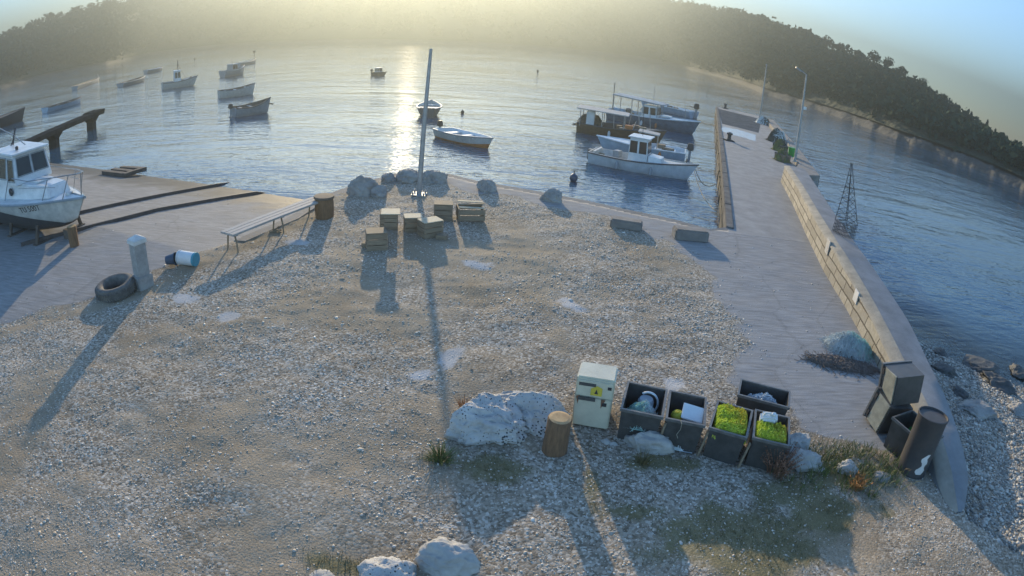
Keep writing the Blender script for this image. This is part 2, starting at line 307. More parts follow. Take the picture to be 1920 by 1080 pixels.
# ------------------------------------------------------------------ mesh helpers
class MB:
    def __init__(s): s.v = []; s.f = []; s.uv = None
    def add(s, vs, fs):
        o = len(s.v); s.v += [tuple(x) for x in vs]; s.f += [tuple(i+o for i in f) for f in fs]; return s
    def hexa(s, b, t):   # two quads, bottom and top, counter-clockwise from above
        return s.add(list(b)+list(t), [(3, 2, 1, 0), (4, 5, 6, 7), (0, 1, 5, 4), (1, 2, 6, 5), (2, 3, 7, 6), (3, 0, 4, 7)])
    def box(s, c, d, rot=None, taper=1.0):
        x, y, z = d[0]/2, d[1]/2, d[2]/2
        vs = [Vector((sx*x*(taper if sz > 0 else 1), sy*y*(taper if sz > 0 else 1), sz*z)) for sz in (-1, 1) for sx, sy in ((-1, -1), (1, -1), (1, 1), (-1, 1))]
        if rot is not None: vs = [rot @ q for q in vs]
        vs = [q+Vector(c) for q in vs]
        return s.hexa(vs[:4], vs[4:])
    def tube(s, pts, r, n=8, cap=True):
        pts = [Vector(p) for p in pts]; rs = r if isinstance(r, (list, tuple)) else [r]*len(pts)
        vs = []; fs = []; t0 = (pts[1]-pts[0]).normalized()
        a = t0.orthogonal().normalized()
        for i, p in enumerate(pts):
            t = (pts[min(i+1, len(pts)-1)]-pts[max(i-1, 0)]).normalized()
            a = (a-t*a.dot(t)); a = a.normalized() if a.length > 1e-6 else t.orthogonal().normalized(); b = t.cross(a)
            vs += [p+(a*math.cos(2*PI*j/n)+b*math.sin(2*PI*j/n))*rs[i] for j in range(n)]
        for i in range(len(pts)-1):
            for j in range(n):
                k2 = (j+1) % n; fs.append((i*n+j, i*n+k2, (i+1)*n+k2, (i+1)*n+j))
        if cap: fs.append(tuple(range(n-1, -1, -1))); fs.append(tuple((len(pts)-1)*n+j for j in range(n)))
        return s.add(vs, fs)
    def lathe(s, prof, n=24, c=(0, 0, 0), mat4=None, cap=True):
        vs = []; fs = []
        for r, z in prof: vs += [Vector((r*math.cos(2*PI*j/n), r*math.sin(2*PI*j/n), z)) for j in range(n)]
        for i in range(len(prof)-1):
            for j in range(n):
                k2 = (j+1) % n; fs.append((i*n+j, i*n+k2, (i+1)*n+k2, (i+1)*n+j))
        if cap:
            if prof[0][0] > 1e-5: fs.append(tuple(range(n-1, -1, -1)))
            if prof[-1][0] > 1e-5: fs.append(tuple((len(prof)-1)*n+j for j in range(n)))
        if mat4 is not None: vs = [mat4 @ v for v in vs]
        return s.add([v+Vector(c) for v in vs], fs)
    def prism(s, poly, z0, z1):
        n = len(poly); zz = z1 if isinstance(z1, (list, tuple)) else [z1]*n
        vs = [(x, y, z0) for x, y in poly]+[(p[0], p[1], zz[i]) for i, p in enumerate(poly)]
        return s.add(vs, [tuple(range(n-1, -1, -1)), tuple(range(n, 2*n))]+[(i, (i+1) % n, n+(i+1) % n, n+i) for i in range(n)])
    def loft(s, rings, close=False):
        n = len(rings[0]); vs = [p for r_ in rings for p in r_]; fs = []
        for i in range(len(rings)-1):
            for j in range(n if close else n-1):
                k2 = (j+1) % n; fs.append((i*n+j, i*n+k2, (i+1)*n+k2, (i+1)*n+j))
        return s.add(vs, fs)
    def build(s, name, m, parent=None, smooth=False, bevel=0.0, loc=None):
        me = bpy.data.meshes.new(name); me.from_pydata([tuple(v) for v in s.v], [], s.f); me.validate()
        bm = bmesh.new(); bm.from_mesh(me); bmesh.ops.recalc_face_normals(bm, faces=bm.faces)
        if bevel:
            es = [e for e in bm.edges if len(e.link_faces) == 2 and e.calc_face_angle(0) > .5]
            bmesh.ops.bevel(bm, geom=es, offset=bevel, segments=2, affect='EDGES', clamp_overlap=True)
        if s.uv is not None:
            l = bm.loops.layers.uv.new("UVMap"); bm.verts.ensure_lookup_table()
            for f in bm.faces:
                for lp in f.loops: lp[l].uv = s.uv[lp.vert.index]
        bm.to_mesh(me); bm.free()
        if smooth:
            me.polygons.foreach_set('use_smooth', [True]*len(me.polygons))
            try: me.set_sharp_from_angle(angle=R(45))
            except Exception: pass
        return link(name, me, m, parent, loc)
def link(name, me, m, parent=None, loc=None):
    o = bpy.data.objects.new(name, me); COL.objects.link(o)
    me.materials.append(MT[m] if isinstance(m, str) else m)
    if parent is not None: o.parent = parent
    if loc is not None: o.location = loc
    return o
def tag(o, label, cat, group=None):
    o['label'] = label; o['category'] = cat
    if group: o['group'] = group
    return o
def thing(name, label, cat, loc, rz=0, group=None, rot=None):
    o = bpy.data.objects.new(name, None); COL.objects.link(o); o.location = loc; o.empty_display_size = .2
    o.rotation_euler = rot if rot else (0, 0, rz); return tag(o, label, cat, group)
def structure(o): o['kind'] = 'structure'; return o
def stuff(o, label, cat): o['kind'] = 'stuff'; return tag(o, label, cat)
def np_mesh(name, V, F, m, smooth=False):
    me = bpy.data.meshes.new(name); nv, nf, kf = len(V), len(F), F.shape[1]
    me.vertices.add(nv); me.vertices.foreach_set('co', V.astype(np.float32).ravel())
    me.loops.add(nf*kf); me.loops.foreach_set('vertex_index', F.astype(np.int32).ravel())
    me.polygons.add(nf); me.polygons.foreach_set('loop_start', np.arange(0, nf*kf, kf, dtype=np.int32))
    if smooth: me.polygons.foreach_set('use_smooth', np.ones(nf, bool))
    me.update(calc_edges=True); return link(name, me, m)
def curve_pts(a, b, sag, n=10):
    a, b = Vector(a), Vector(b)
    return [a.lerp(b, i/n)+Vector((0, 0, -sag*4*(i/n)*(1-i/n))) for i in range(n+1)]

# ------------------------------------------------------------------ layout lines measured from the photograph
QE = [W(*p) for p in ((606, 368), (640, 355), (690, 340), (740, 326), (840, 326), (900, 341), (974, 353), (1106, 378), (1166, 391.5), (1265, 412), (1330, 430))]
QE.append(Vector((6.2, 16.45, 0)))
qx = [p.x for p in QE]; qy = [p.y for p in QE]
def yquay(x): return np.interp(x, qx, qy)
BL = [W(*p) for p in ((0, 612), (120, 580), (255, 540), (300, 512), (440, 452), (540, 410), (606, 368))]
BL.sort(key=lambda p: p.y)
def xslip(y): return np.interp(y, [2.0]+[p.y for p in BL]+[40], [BL[0].x-4]+[p.x for p in BL]+[BL[-1].x])
WB = [W(*p) for p in ((1463, 339), (1485.7, 382), (1509.8, 436.5), (1546, 512), (1583, 573), (1610, 620), (1643, 683), (1700, 800))]+[Vector((6.36, 5.5, 0)), Vector((6.22, 4.95, 0)), Vector((6.14, 4.4, 0))]
WB.sort(key=lambda p: p.y)
def xwall(y): return np.interp(y, [p.y for p in WB], [p.x for p in WB])
def zwall(y): return np.interp(y, [4.35, 5.0, 5.8, 6.5, 8.0, 13.0, 26], [.05, .13, .28, .36, .40, .72, .76])
def wwall(y): return np.interp(y, [4.35, 4.5, 5.0, 5.8, 7, 9.5, 13, 20, 26], [.30, .42, .74, .82, .96, 1.12, 1.05, 1.05, 1.2])
def slip_s(x, y): return .30*x+.95*y
def height(x, y):
    x = np.asarray(x, float); y = np.asarray(y, float)
    slip = -.127*np.maximum(0, slip_s(x, y)-8.6); slip = np.maximum(slip, -2.6)
    ds = x-xslip(y)                                   # >0: platform side
    plat = np.zeros_like(x)
    zz = np.where(ds > 0, plat, np.minimum(0, slip))
    bl = sstep(-.35, .05, ds); zz = slip*(1-bl)+plat*bl
    beyond = (y > yquay(x)-.25) & (ds > -.6) & (y > 16.2); zz = np.where(beyond, -2.6, zz)
    yw = np.clip(y, 4.3, 25)
    db = (x-6.9)*.6+(y-3.2)*.8
    beach = -.02-.088*np.maximum(0, db)-.06*np.maximum(0, db-6.5)+.25*(fbm(x*.5, y*.5, 5)-.5)*sstep(.5, 4, db); beach = np.maximum(beach, -2.6)
    isb = (x > xwall(yw)+.35) & (y > 2.2) | (x > 6.9+.9*(4.3-y))
    isb = np.where(y < 4.3, x > 6.3+.5*(4.3-y), x > xwall(yw)+.35)
    zz = zz+.075*np.maximum(0, 5.4-y)*sstep(.7, 1.8, x)*(ds > 0)*(zz > -.5)
    zz = np.where(isb, beach, zz)
    return zz

# ------------------------------------------------------------------ ground sheets
def blob(x, y, c, rx, ry, rot=0, seed=3, sc=2.2, amp=.9):
    dx, dy = x-c[0], y-c[1]; cs, sn = math.cos(rot), math.sin(rot); a = (dx*cs+dy*sn)/rx; b = (-dx*sn+dy*cs)/ry
    return np.clip(1.0-np.sqrt(a*a+b*b)*.5+(fbm(x*sc, y*sc, seed)-.5)*amp-.0, 0, 1)*sstep(1.9, 1.2, np.sqrt(a*a+b*b))
def attrs(x, y):
    silt = np.zeros_like(x)
    for px, rx, ry in (((885, 495), .5, .35), ((845, 665), .22, .7), ((430, 592), .6, .28), ((610, 482), .4, .4), ((1080, 575), .5, .4), ((790, 700), .35, .3), ((1250, 720), .4, .5), ((560, 455), .5, .3), ((350, 560), .5, .25)):
        p = W(*px); silt = np.maximum(silt, blob(x, y, (p.x, p.y), rx, ry, 0, 3, 3.0, 1.0))
    silt = sstep(.45, .95, silt)*.75
    earth = fbm(x*.55, y*.55, 11, 4)
    earth = np.clip((earth-.5)*1.6+.38, 0, 1)
    earth = np.maximum(earth, sstep(.55, 1.0, 1-np.abs(x-xslip(y)-.5)/1.3)*.95)
    for k_, off in ((0, 0.0), (1, 1.5)):
        rx_ = 2.6-.035*(y-3)**2+off+(fbm(y*.4, y*0+k_, 19)-.5)*.8
        earth = np.maximum(earth, sstep(.42, .08, np.abs(x-rx_+.4))*.62*sstep(.3, .6, fbm(x*.8, y*.5, 37)))
    cx = np.interp(y, [3, 5.6, 6.6, 8, 9.2, 11, 13.5, 15.3, 17], [9, 6.6, 4.2, 3.7, 4.2, 4.6, 4.3, 3.4, 2.2])
    conc = sstep(-.35, .45, x-cx+(fbm(x*1.7, y*1.7, 23)-.5)*1.4)
    conc = np.maximum(conc, sstep(1.7, .9, yquay(x)-y+(fbm(x*1.3, y*1.3, 29)-.5)*1.2)*(x > -4.2))
    green = np.zeros_like(x)
    for px, rx, ry in (((1590, 890), .9, .45), ((1480, 930), .9, .5), ((1350, 1010), 1.2, .5), ((1560, 960), 1.0, .5), ((1450, 1050), 1.2, .4), ((1180, 960), .5, .4), ((820, 860), .3, .2), ((1110, 900), .15, .6), ((1230, 870), .8, .22), ((950, 880), .9, .25), ((640, 1060), .5, .2)):
        p = W(*px); green = np.maximum(green, blob(x, y, (p.x, p.y), rx, ry, 0, 7, 2.0, .8))
    green = sstep(.3, .9, green)
    sl = sstep(.1, -.5, x-xslip(y)-(fbm(x*1.5, y*1.5, 41)-.5)*1.0)*sstep(2.0, 3.0, slip_s(x, y)+(fbm(x*.9, y*.9, 47)-.5)*1.2)
    z = height(x, y)
    isb = np.where(y < 4.3, x > 6.3+.5*(4.3-y), x > xwall(np.clip(y, 4.3, 25))+.35)
    conc = np.where(isb, 0, conc); silt = np.where(isb, 0, silt); green = np.where(isb, 0, green); earth = np.where(isb, earth*.3, earth)
    conc = np.maximum(np.where(x < xslip(y)+.5, 0, conc), sl*(~isb))
    wet = np.where(z < -.25, sstep(-.50, -.82, z+(fbm(x*1.5, y*1.5, 51)-.5)*.30)*.85, 0)
    wet = np.maximum(wet, np.where(isb, 0, sl*(.02+.2*fbm(x*.7, y*.7, 53))))
    green = green*(1-conc)
    return dict(silt=silt*(1-conc), earth=earth, conc=conc, green=green, wet=wet), isb
xs = np.concatenate([np.arange(-34, -14, .4), np.arange(-14, 13, .1), np.arange(13, 34.1, .4)])
ys = np.concatenate([np.arange(-8, 2, .5), np.arange(2, 21, .1), np.arange(21, 30.1, .4)])
X, Y = np.meshgrid(xs, ys); Z = height(X, Y)
A, ISB = attrs(X, Y)
rough = np.where(Z > -1.2, 1, .3)*(1-A['conc']*.75)*(1-sstep(14.6, 15.6, Y)*sstep(5.2, 5.9, X))
Z = Z+((fbm(X*1.3, Y*1.3, 61)-.5)*.07+(fbm(X*6, Y*6, 67)-.5)*.045)*rough
ny, nx = X.shape; idx = np.arange(nx*ny).reshape(ny, nx)
Q = np.stack([idx[:-1, :-1], idx[:-1, 1:], idx[1:, 1:], idx[1:, :-1]], -1).reshape(-1, 4)
V = np.stack([X.ravel(), Y.ravel(), Z.ravel()], 1)
fc = A['conc'].ravel()[Q].mean(1); fx = V[Q][:, :, 0].mean(1); fy = V[Q][:, :, 1].mean(1); fb = ISB.ravel()[Q].mean(1) > .5
cat = np.zeros(len(Q), int); slipside = fx < xslip(fy)+.2
cat[(fc > .5) & slipside] = 1; cat[(fc > .5) & ~slipside] = 2; cat[fb] = 3
for ci, nm in enumerate(('ground', 'slipway', 'concrete_road', 'beach')):
    q = Q[cat == ci]; used, inv = np.unique(q, return_inverse=True)
    o = structure(np_mesh(nm, V[used], inv.reshape(-1, 4), 'ground_surface', smooth=True))
    for an in A:
        at = o.data.attributes.new(an, 'FLOAT', 'POINT'); at.data.foreach_set('value', A[an].ravel()[used].astype(np.float32))

# water: fine sheet near the beach, coarse to the horizon
def water():
    xs = np.concatenate([[-3000, -800, -300], np.arange(-100, 6, 8), np.arange(6, 34, .5), np.arange(34, 110, 8), [300, 800, 3000]]).astype(float)
    ys = np.concatenate([[-200, -40], np.arange(-6, 30, .5), np.arange(30, 100, 8), [200, 500, 1200, 4000]]).astype(float)
    X, Y = np.meshgrid(xs, ys); ny, nx = X.shape; idx = np.arange(nx*ny).reshape(ny, nx)
    Q = np.stack([idx[:-1, :-1], idx[:-1, 1:], idx[1:, 1:], idx[1:, :-1]], -1).reshape(-1, 4)
    o = structure(np_mesh('water', np.stack([X.ravel(), Y.ravel(), np.full(X.size, WATER)], 1), Q, 'sea_water'))
    z = height(X, Y); inb = (X > 7) & (X < 30) & (Y < 26)
    sh = np.where(inb, sstep(-1.75, -.95, z), 0)
    o.data.attributes.new('shallow', 'FLOAT', 'POINT').data.foreach_set('value', sh.ravel().astype(np.float32))
water()
sb = MB().box((100, 300, -4.2), (4000, 4000, .4)); structure(sb.build('seabed', 'wet_stone'))

# quay wall in front of the platform, slip-side retaining edge
def strip_along(pts, wdt, side=1):
    out = []
    for i, p in enumerate(pts):
        t = (pts[min(i+1, len(pts)-1)]-pts[max(i-1, 0)]); t.z = 0; t.normalize(); nrm = Vector((-t.y, t.x, 0))*side
        out.append((p.x-nrm.x*wdt, p.y-nrm.y*wdt))
    return out
inner = strip_along(QE, .55)
o_ = MB(); n = len(QE)
for i in range(n-1):
    a, b, c, d = QE[i], QE[i+1], inner[i+1], inner[i]
    o_.hexa([(d[0], d[1], -3), (c[0], c[1], -3), (b.x, b.y, -3), (a.x, a.y, -3)][::1], [(d[0], d[1], -.03), (c[0], c[1], -.03), (b.x, b.y, .012), (a.x, a.y, .012)])
structure(o_.build('quay_wall', 'old_concrete'))
sp = [p.copy() for p in BL if p.y > 12.2]
o_ = MB()
for i in range(len(sp)-1):
    a, b = sp[i], sp[i+1]
    o_.hexa([(a.x-.02, a.y, -2), (a.x+.3, a.y, -2), (b.x+.3, b.y, -2), (b.x-.02, b.y, -2)], [(a.x-.02, a.y, .02), (a.x+.3, a.y, .02), (b.x+.3, b.y, .02), (b.x-.02, b.y, .02)])
structure(o_.build('slipway_edge', 'old_concrete'))

# ------------------------------------------------------------------ pier
PL0, PL1 = Vector((6.2, 16.4, 0)), Vector((19.9, 61.9, 0))
LO = [Vector((14.6, 26.6, 0)), Vector((17.2, 34.5, 0)), Vector((23.4, 54.0, 0))]
LI = [Vector((12.1, 25.3, 0)), Vector((14.4, 28.9, 0)), Vector((16.9, 35.3, 0)), Vector((22.6, 54.6, 0))]
pm = MB().prism([(6.1, 15.9), (xwall(15.9)+.5, 15.9), (xwall(20)+.5, 20), (xwall(25)+.5, 25.0), (14.5, 26.5), (17.1, 34.4), (23.3, 53.9), (24.3, 59.2), (19.9, 61.9)], -3, .002)
structure(pm.build('pier', 'concrete'))
cb = MB()
d = (PL1-PL0).normalized(); nrm = Vector((d.y, -d.x, 0))
for i in range(16):
    a = PL0+d*(i*2.95+.02); b = PL0+d*(i*2.95+2.90)
    cb.hexa([a-nrm*.03+Vector((0, 0, -.35)), a+nrm*.22+Vector((0, 0, -.35)), b+nrm*.22+Vector((0, 0, -.35)), b-nrm*.03+Vector((0, 0, -.35))],
            [a-nrm*.03+Vector((0, 0, .05)), a+nrm*.22+Vector((0, 0, .05)), b+nrm*.22+Vector((0, 0, .05)), b-nrm*.03+Vector((0, 0, .05))])
structure(cb.build('pier_kerb', 'kerb_concrete', bevel=.02))
fm = MB()
for i in range(40):                                   # weed-dark foot of the pier, stepping a little out of the wall
    t = i*1.17; a = PL0+d*t; b = PL0+d*(t+1.1); o1 = .03+.06*random.random(); top = -.42-.1*random.random()
    fm.hexa([a-nrm*o1+Vector((0, 0, -2.5)), a+nrm*.1+Vector((0, 0, -2.5)), b+nrm*.1+Vector((0, 0, -2.5)), b-nrm*o1+Vector((0, 0, -2.5))],
            [a-nrm*o1+Vector((0, 0, top)), a+nrm*.1+Vector((0, 0, top)), b+nrm*.1+Vector((0, 0, top)), b-nrm*o1+Vector((0, 0, top))])
structure(fm.build('pier_foot', 'weed_dark', bevel=.02))
lm = MB(); poly = [LI[0], LO[0], LO[1], LO[2], LI[3], LI[2], LI[1]]
lm.prism([(p.x, p.y) for p in poly], -3, .3)
structure(lm.build('pier_ledge', 'old_concrete', bevel=.02))
pe = MB().prism([W(*c_).xy[:] for c_ in ((1354, 232), (1422, 249), (1428, 224), (1346, 204))], -.1, .012); structure(pe.build('pier_head', 'dark_concrete'))  # darker concrete patch towards the far end of the pier
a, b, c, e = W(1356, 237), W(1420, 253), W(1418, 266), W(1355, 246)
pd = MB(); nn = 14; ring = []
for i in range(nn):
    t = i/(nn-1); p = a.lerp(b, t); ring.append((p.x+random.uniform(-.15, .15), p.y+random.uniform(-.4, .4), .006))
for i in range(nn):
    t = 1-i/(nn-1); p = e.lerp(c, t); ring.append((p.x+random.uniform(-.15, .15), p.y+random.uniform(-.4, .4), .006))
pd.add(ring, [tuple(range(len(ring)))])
kk = N('puddle_sky_sheen'); kk.p.inputs['Base Color'].default_value = (.50, .52, .54, 1); kk.p.inputs['Roughness'].default_value = .25; MT['puddle_sky_sheen'] = kk.m  # pale base colour paints the bright sky reflection into the puddle
structure(pd.build('puddle', 'puddle_sky_sheen'))

# ------------------------------------------------------------------ parapet wall
wt = thing('stone_wall', 'long low yellowish masonry parapet with a broad grey concrete top, running out along the pier', 'wall', (0, 0, 0))
yy = np.concatenate([np.arange(4.35, 6, .15), np.arange(6, 25.15, .3)])
face = MB(); cop = MB(); slab = MB()
rf, rc, rs = [], [], []
uvs = []
dist = 0; pv = None
for i, y in enumerate(yy):
    xb, zt, ww = float(xwall(y)), float(zwall(y)), float(wwall(y))
    j = (random.random()-.5)*.02
    p = Vector((xb, y, 0))
    if pv is not None: dist += (p-pv).length
    pv = p
    rf.append([(xb-.02, y, -.15), (xb+.03+j, y, zt*.5), (xb+.06+j, y, zt-.05)])
    uvs += [(dist, -.15), (dist, zt*.5), (dist, zt-.05)]
    cw = min(.30, ww*.4)
    rc.append([(xb+.05, y, zt-.06), (xb+.02+j, y, zt-.045), (xb+.06, y, zt+.0+j*.5), (xb+cw, y, zt+.05)])
    rs.append([(xb+cw-.005, y, zt+.045), (xb+cw*.6+ww*.4, y, zt+.045), (xb+ww-.04, y, zt+.0), (xb+ww, y, zt-.05), (xb+ww+.12, y, -2.8)])
cut = int(np.argmax(yy > 6.3)); MB().loft(rf[:cut+1]).build('near_face', 'wall_top', wt); rf0 = rf[0]; face.loft(rf[cut:]); face.uv = uvs[cut*3:]; face.build('stone_face', 'masonry', wt)
cop.loft(rc); cop.build('coping', 'coping', wt, smooth=True)
slab.loft(rs)
for r_ in (rs[0], rs[-1]):
    slab.add(list(r_)+[(r_[0][0]-.2, r_[0][1], -2.8)], [tuple(range(6))])
y = float(yy[0]); 
slab.add([(rf[0][0][0], y, -.2), rf[0][2], rc[0][3], (rc[0][3][0], y, -.2)], [(0, 1, 2, 3)])
y = float(yy[-1]); slab.add([(rf[-1][0][0], y, -.2), rf[-1][2], rc[-1][3], (rc[-1][3][0], y, -.2)], [(0, 1, 2, 3)])
slab.build('concrete_top', 'wall_top', wt, smooth=True)
for (u, v), wd, ht, mm in (((1550, 458), .40, .40, 'plain_stone'), ((1608, 556), .30, .28, 'plate_white')):
    yb = min(yy, key=lambda q: (proj((xwall(q)+.08, q, zwall(q)-.05))[0]-u)**2+(proj((xwall(q)+.08, q, zwall(q)-.05))[1]-v)**2)
    xb = float(xwall(yb)); zt = float(zwall(yb)); t = Vector((float(xwall(yb+.5)-xwall(yb-.5)), 1, 0)).normalized(); q = Vector((t.y, -t.x, 0))
    m_ = Matrix((( -t.x, q.x, 0), (-t.y, q.y, 0), (0, 0, 1))).to_3x3()
    MB().box((xb+.022, yb, zt-.12), (wd, .03, ht), m_).build('slab_plate', mm, wt, bevel=.01)

# ------------------------------------------------------------------ hills round the bay
SHORE = [(-75, 300), (-60, 230)]
for p in ((0, 168), (100, 142), (200, 122), (300, 100), (430, 84), (600, 78), (800, 80), (960, 86), (1100, 98), (1200, 110), (1300, 132), (1430, 176), (1560, 216), (1680, 262), (1800, 305), (1915, 355)):
    q = W(*p, WATER); SHORE.append((math.degrees(math.atan2(q.x, q.y)), min(math.hypot(q.x, q.y), 420)))
SHORE += [(58, 78), (70, 75)]
SHORE.sort()
RIDGE = [(-75, 2.2), (-60, 2.8)]
for p in ((0, 66), (60, 42), (120, 22), (200, 3)): RIDGE.append(azel(*p))
RIDGE += [(-30, 5.3), (-18, 5.6), (-5, 5.6), (6, 5.5)]
for p in ((1275, 4), (1380, 24), (1480, 52), (1600, 92), (1700, 132), (1800, 200), (1860, 238), (1919, 278)): RIDGE.append(azel(*p))
RIDGE += [(54, -.9), (62, -1.2)]
RIDGE.sort()
sa = np.array([a for a, _ in SHORE]); sdv = np.array([b for _, b in SHORE]); ra = np.array([a for a, _ in RIDGE]); rv = np.array([b for _, b in RIDGE])
def shore_d(az): return np.interp(az, sa, sdv)
def ridge_d(az): return shore_d(az)*1.18+np.interp(az, [-75, -30, 0, 20, 40, 50, 62], [90, 110, 110, 80, 45, 30, 20])
TREE_H = 3.0
def hill_z(az, t):                                    # t 0 shore .. 1 ridge
    D = ridge_d(az); zr = H+D*np.tan(np.radians(np.interp(az, ra, rv)))-TREE_H
    zr = np.maximum(zr, 1.0)
    tt = np.clip(t, 0, 1)
    z = 1.4+(zr-1.4)*(tt**.85)
    return np.where(t <= 1, z, zr-(t-1)*14)
az = np.radians(np.linspace(-75, 66, 190)); tt = np.concatenate([np.linspace(0, 1, 22), [1.25, 1.7]])
AZ, TT = np.meshgrid(az, tt); AZD = np.degrees(AZ)
SD = shore_d(AZD)+ (3.5); RD = ridge_d(AZD); DD = SD+(RD-SD)*TT
HZ = hill_z(AZD, TT)+(fbm(DD*np.sin(AZ)*.05, DD*np.cos(AZ)*.05, 71)-.5)*4*np.minimum(TT*3, 1)*(TT < 1.01)
HZ = np.where(TT == 0, .6, HZ)
hv = np.stack([(DD*np.sin(AZ)).ravel(), (DD*np.cos(AZ)).ravel(), HZ.ravel()], 1)
ny, nx = AZ.shape; idx = np.arange(nx*ny).reshape(ny, nx)
structure(np_mesh('hills', hv, np.stack([idx[:-1, :-1], idx[:-1, 1:], idx[1:, 1:], idx[1:, :-1]], -1).reshape(-1, 4), 'hill_soil', smooth=True))
az = np.radians(np.linspace(-75, 66, 700)); AZD = np.degrees(az)
rows = []
for t, z in ((-1.5, -2.5), (0, -.85), (1.2, -.3), (2.6, .1), (4.2, .35), (6.5, .65)):
    dd = shore_d(AZD)+t*1.1+(vnoise(AZD*1.1, AZD*0, 81)-.5)*2.4+(vnoise(AZD*4, AZD*0+t, 83)-.5)*1.0
    zz = z+(vnoise(AZD*5, AZD*0+t*3, 87)-.5)*.45*(t > 0)
    rows.append(np.stack([dd*np.sin(az), dd*np.cos(az), zz], 1))
sv = np.concatenate(rows); nx = 700; idx = np.arange(nx*6).reshape(6, nx)
structure(np_mesh('shore', sv, np.stack([idx[:-1, :-1], idx[:-1, 1:], idx[1:, 1:], idx[1:, :-1]], -1).reshape(-1, 4), 'shore_rock'))

def leaf_cloud(centers, radii, n, size, rng, squash=.75):
    """n leaf-clump faces spread over each ellipsoid crown, denser near its surface"""
    K = len(centers); C = np.repeat(centers, n, 0); Rr = np.repeat(radii, n, 0)
    d = rng.normal(size=(K*n, 3)); d /= np.linalg.norm(d, axis=1, keepdims=True)
    rad = rng.uniform(.55, 1.0, (K*n, 1))**.6
    lump = 1+.28*np.sin(d[:, 0:1]*5+C[:, 0:1])*np.cos(d[:, 1:2]*4+C[:, 1:2]*1.3+d[:, 2:3]*3)
    P = C+d*rad*Rr*lump
    u = rng.normal(size=(K*n, 3)); u /= np.linalg.norm(u, axis=1, keepdims=True)
    v = np.cross(u, rng.normal(size=(K*n, 3))); v /= np.linalg.norm(v, axis=1, keepdims=True)
    s = (rng.uniform(.6, 1.3, (K*n, 1))*size) if np.isscalar(size) else rng.uniform(.6, 1.3, (K*n, 1))*np.repeat(size, n)[:, None]
    Vt = np.stack([P-u*s, P+v*s*.6, P+u*s, P-v*s*.6], 1).reshape(-1, 3)
    return Vt, np.arange(K*n*4).reshape(-1, 4)
K = 5600
taz = RNG.uniform(-66, 58, K); taz[:1000] = RNG.uniform(6, 27, 1000); taz[1000:2000] = RNG.uniform(14, 56, 1000); taz[2000:2700] = RNG.uniform(-62, -22, 700); t_ = RNG.uniform(0.0, 1.03, K)**.9; t_[1000:2000] *= .35; t_[2000:2700] *= .3
rd = shore_d(taz)+6+(ridge_d(taz)-shore_d(taz)-6)*t_
hz = hill_z(taz, t_)
sz = RNG.uniform(1.7, 3.6, K)*np.clip(rd/220, .75, 1.35)
cen = np.stack([rd*np.sin(np.radians(taz)), rd*np.cos(np.radians(taz)), hz+sz*.45], 1)
Vt, Ft = leaf_cloud(cen, np.stack([sz, sz, sz*.8], 1), 46, sz*.26, RNG)
stuff(np_mesh('hillside_forest', Vt, Ft, 'forest_leaves'), 'dark green pine and maquis forest covering the hills across the bay', 'forest')

# trees that stand out on the skyline
def make_tree(name, kind, label, group):
    r = np.random.default_rng(len(bpy.data.objects))
    t = thing(name, label, 'tree', (0, 0, 0), 0, group)
    tr = MB()
    hh = dict(round=4.2, umbrella=6.0, spire=6.5, bushy=3.4)[kind]
    tr.tube([(0, 0, -1.5), (.1, .05, hh*.3), (-.05, .1, hh*.62), (.05, 0, hh*.9)], [.26, .2, .13, .04], 7)
    for q in range(6):
        a = q*2.4; z0 = hh*(.35+.07*q); tr.tube([(0, 0, z0), (math.cos(a)*.8, math.sin(a)*.8, z0+.6), (math.cos(a)*1.4, math.sin(a)*1.4, z0+1.0)], [.09, .06, .02], 5)
    tr.build('trunk', 'dark_wood', t)
    if kind == 'round': cs = [((0, 0, hh*.75), (2.0, 2.0, 1.7)), ((1.2, .5, hh*.6), (1.3, 1.3, 1.1)), ((-1.2, -.3, hh*.62), (1.3, 1.3, 1.2)), ((.2, -1, hh*.5), (1.4, 1.4, 1))]
    elif kind == 'umbrella': cs = [((0, 0, hh*.92), (2.6, 2.6, .8)), ((1.6, .3, hh*.85), (1.4, 1.4, .6)), ((-1.5, .4, hh*.83), (1.5, 1.5, .65)), ((.3, 1.4, hh*.84), (1.3, 1.3, .6))]
    elif kind == 'spire': cs = [((0, 0, hh*.35), (1.3, 1.3, 1.3)), ((0.1, 0, hh*.6), (.95, .95, 1.3)), ((0, .05, hh*.85), (.5, .5, 1.2))]
    else: cs = [((0, 0, hh*.5), (1.9, 1.7, 1.5)), ((1.4, 0, hh*.4), (1.2, 1.2, 1.0)), ((-1.3, .5, hh*.42), (1.4, 1.2, 1.1)), ((.4, -.9, hh*.7), (1.1, 1, .9))]
    Vt, Ft = leaf_cloud(np.array([c for c, _ in cs]), np.array([q for _, q in cs]), 220, .30, r)
    o = np_mesh('crown', Vt, Ft, 'pine_leaves'); o.parent = t
    return t
def copy_tree(o, label=None, group=None):
    c = o.copy(); COL.objects.link(c)
    for ch in [x for x in bpy.data.objects if x.parent == o]:
        e = ch.copy(); COL.objects.link(e); e.parent = c
    if label: c['label'] = label
    if group: c['group'] = group
    return c
LB = dict(round='round topped pine rising above the {} skyline', umbrella='flat topped umbrella pine above the {} skyline', spire='narrow pointed tree standing on the {} skyline', bushy='low bushy tree on the {} skyline')
proto = {}
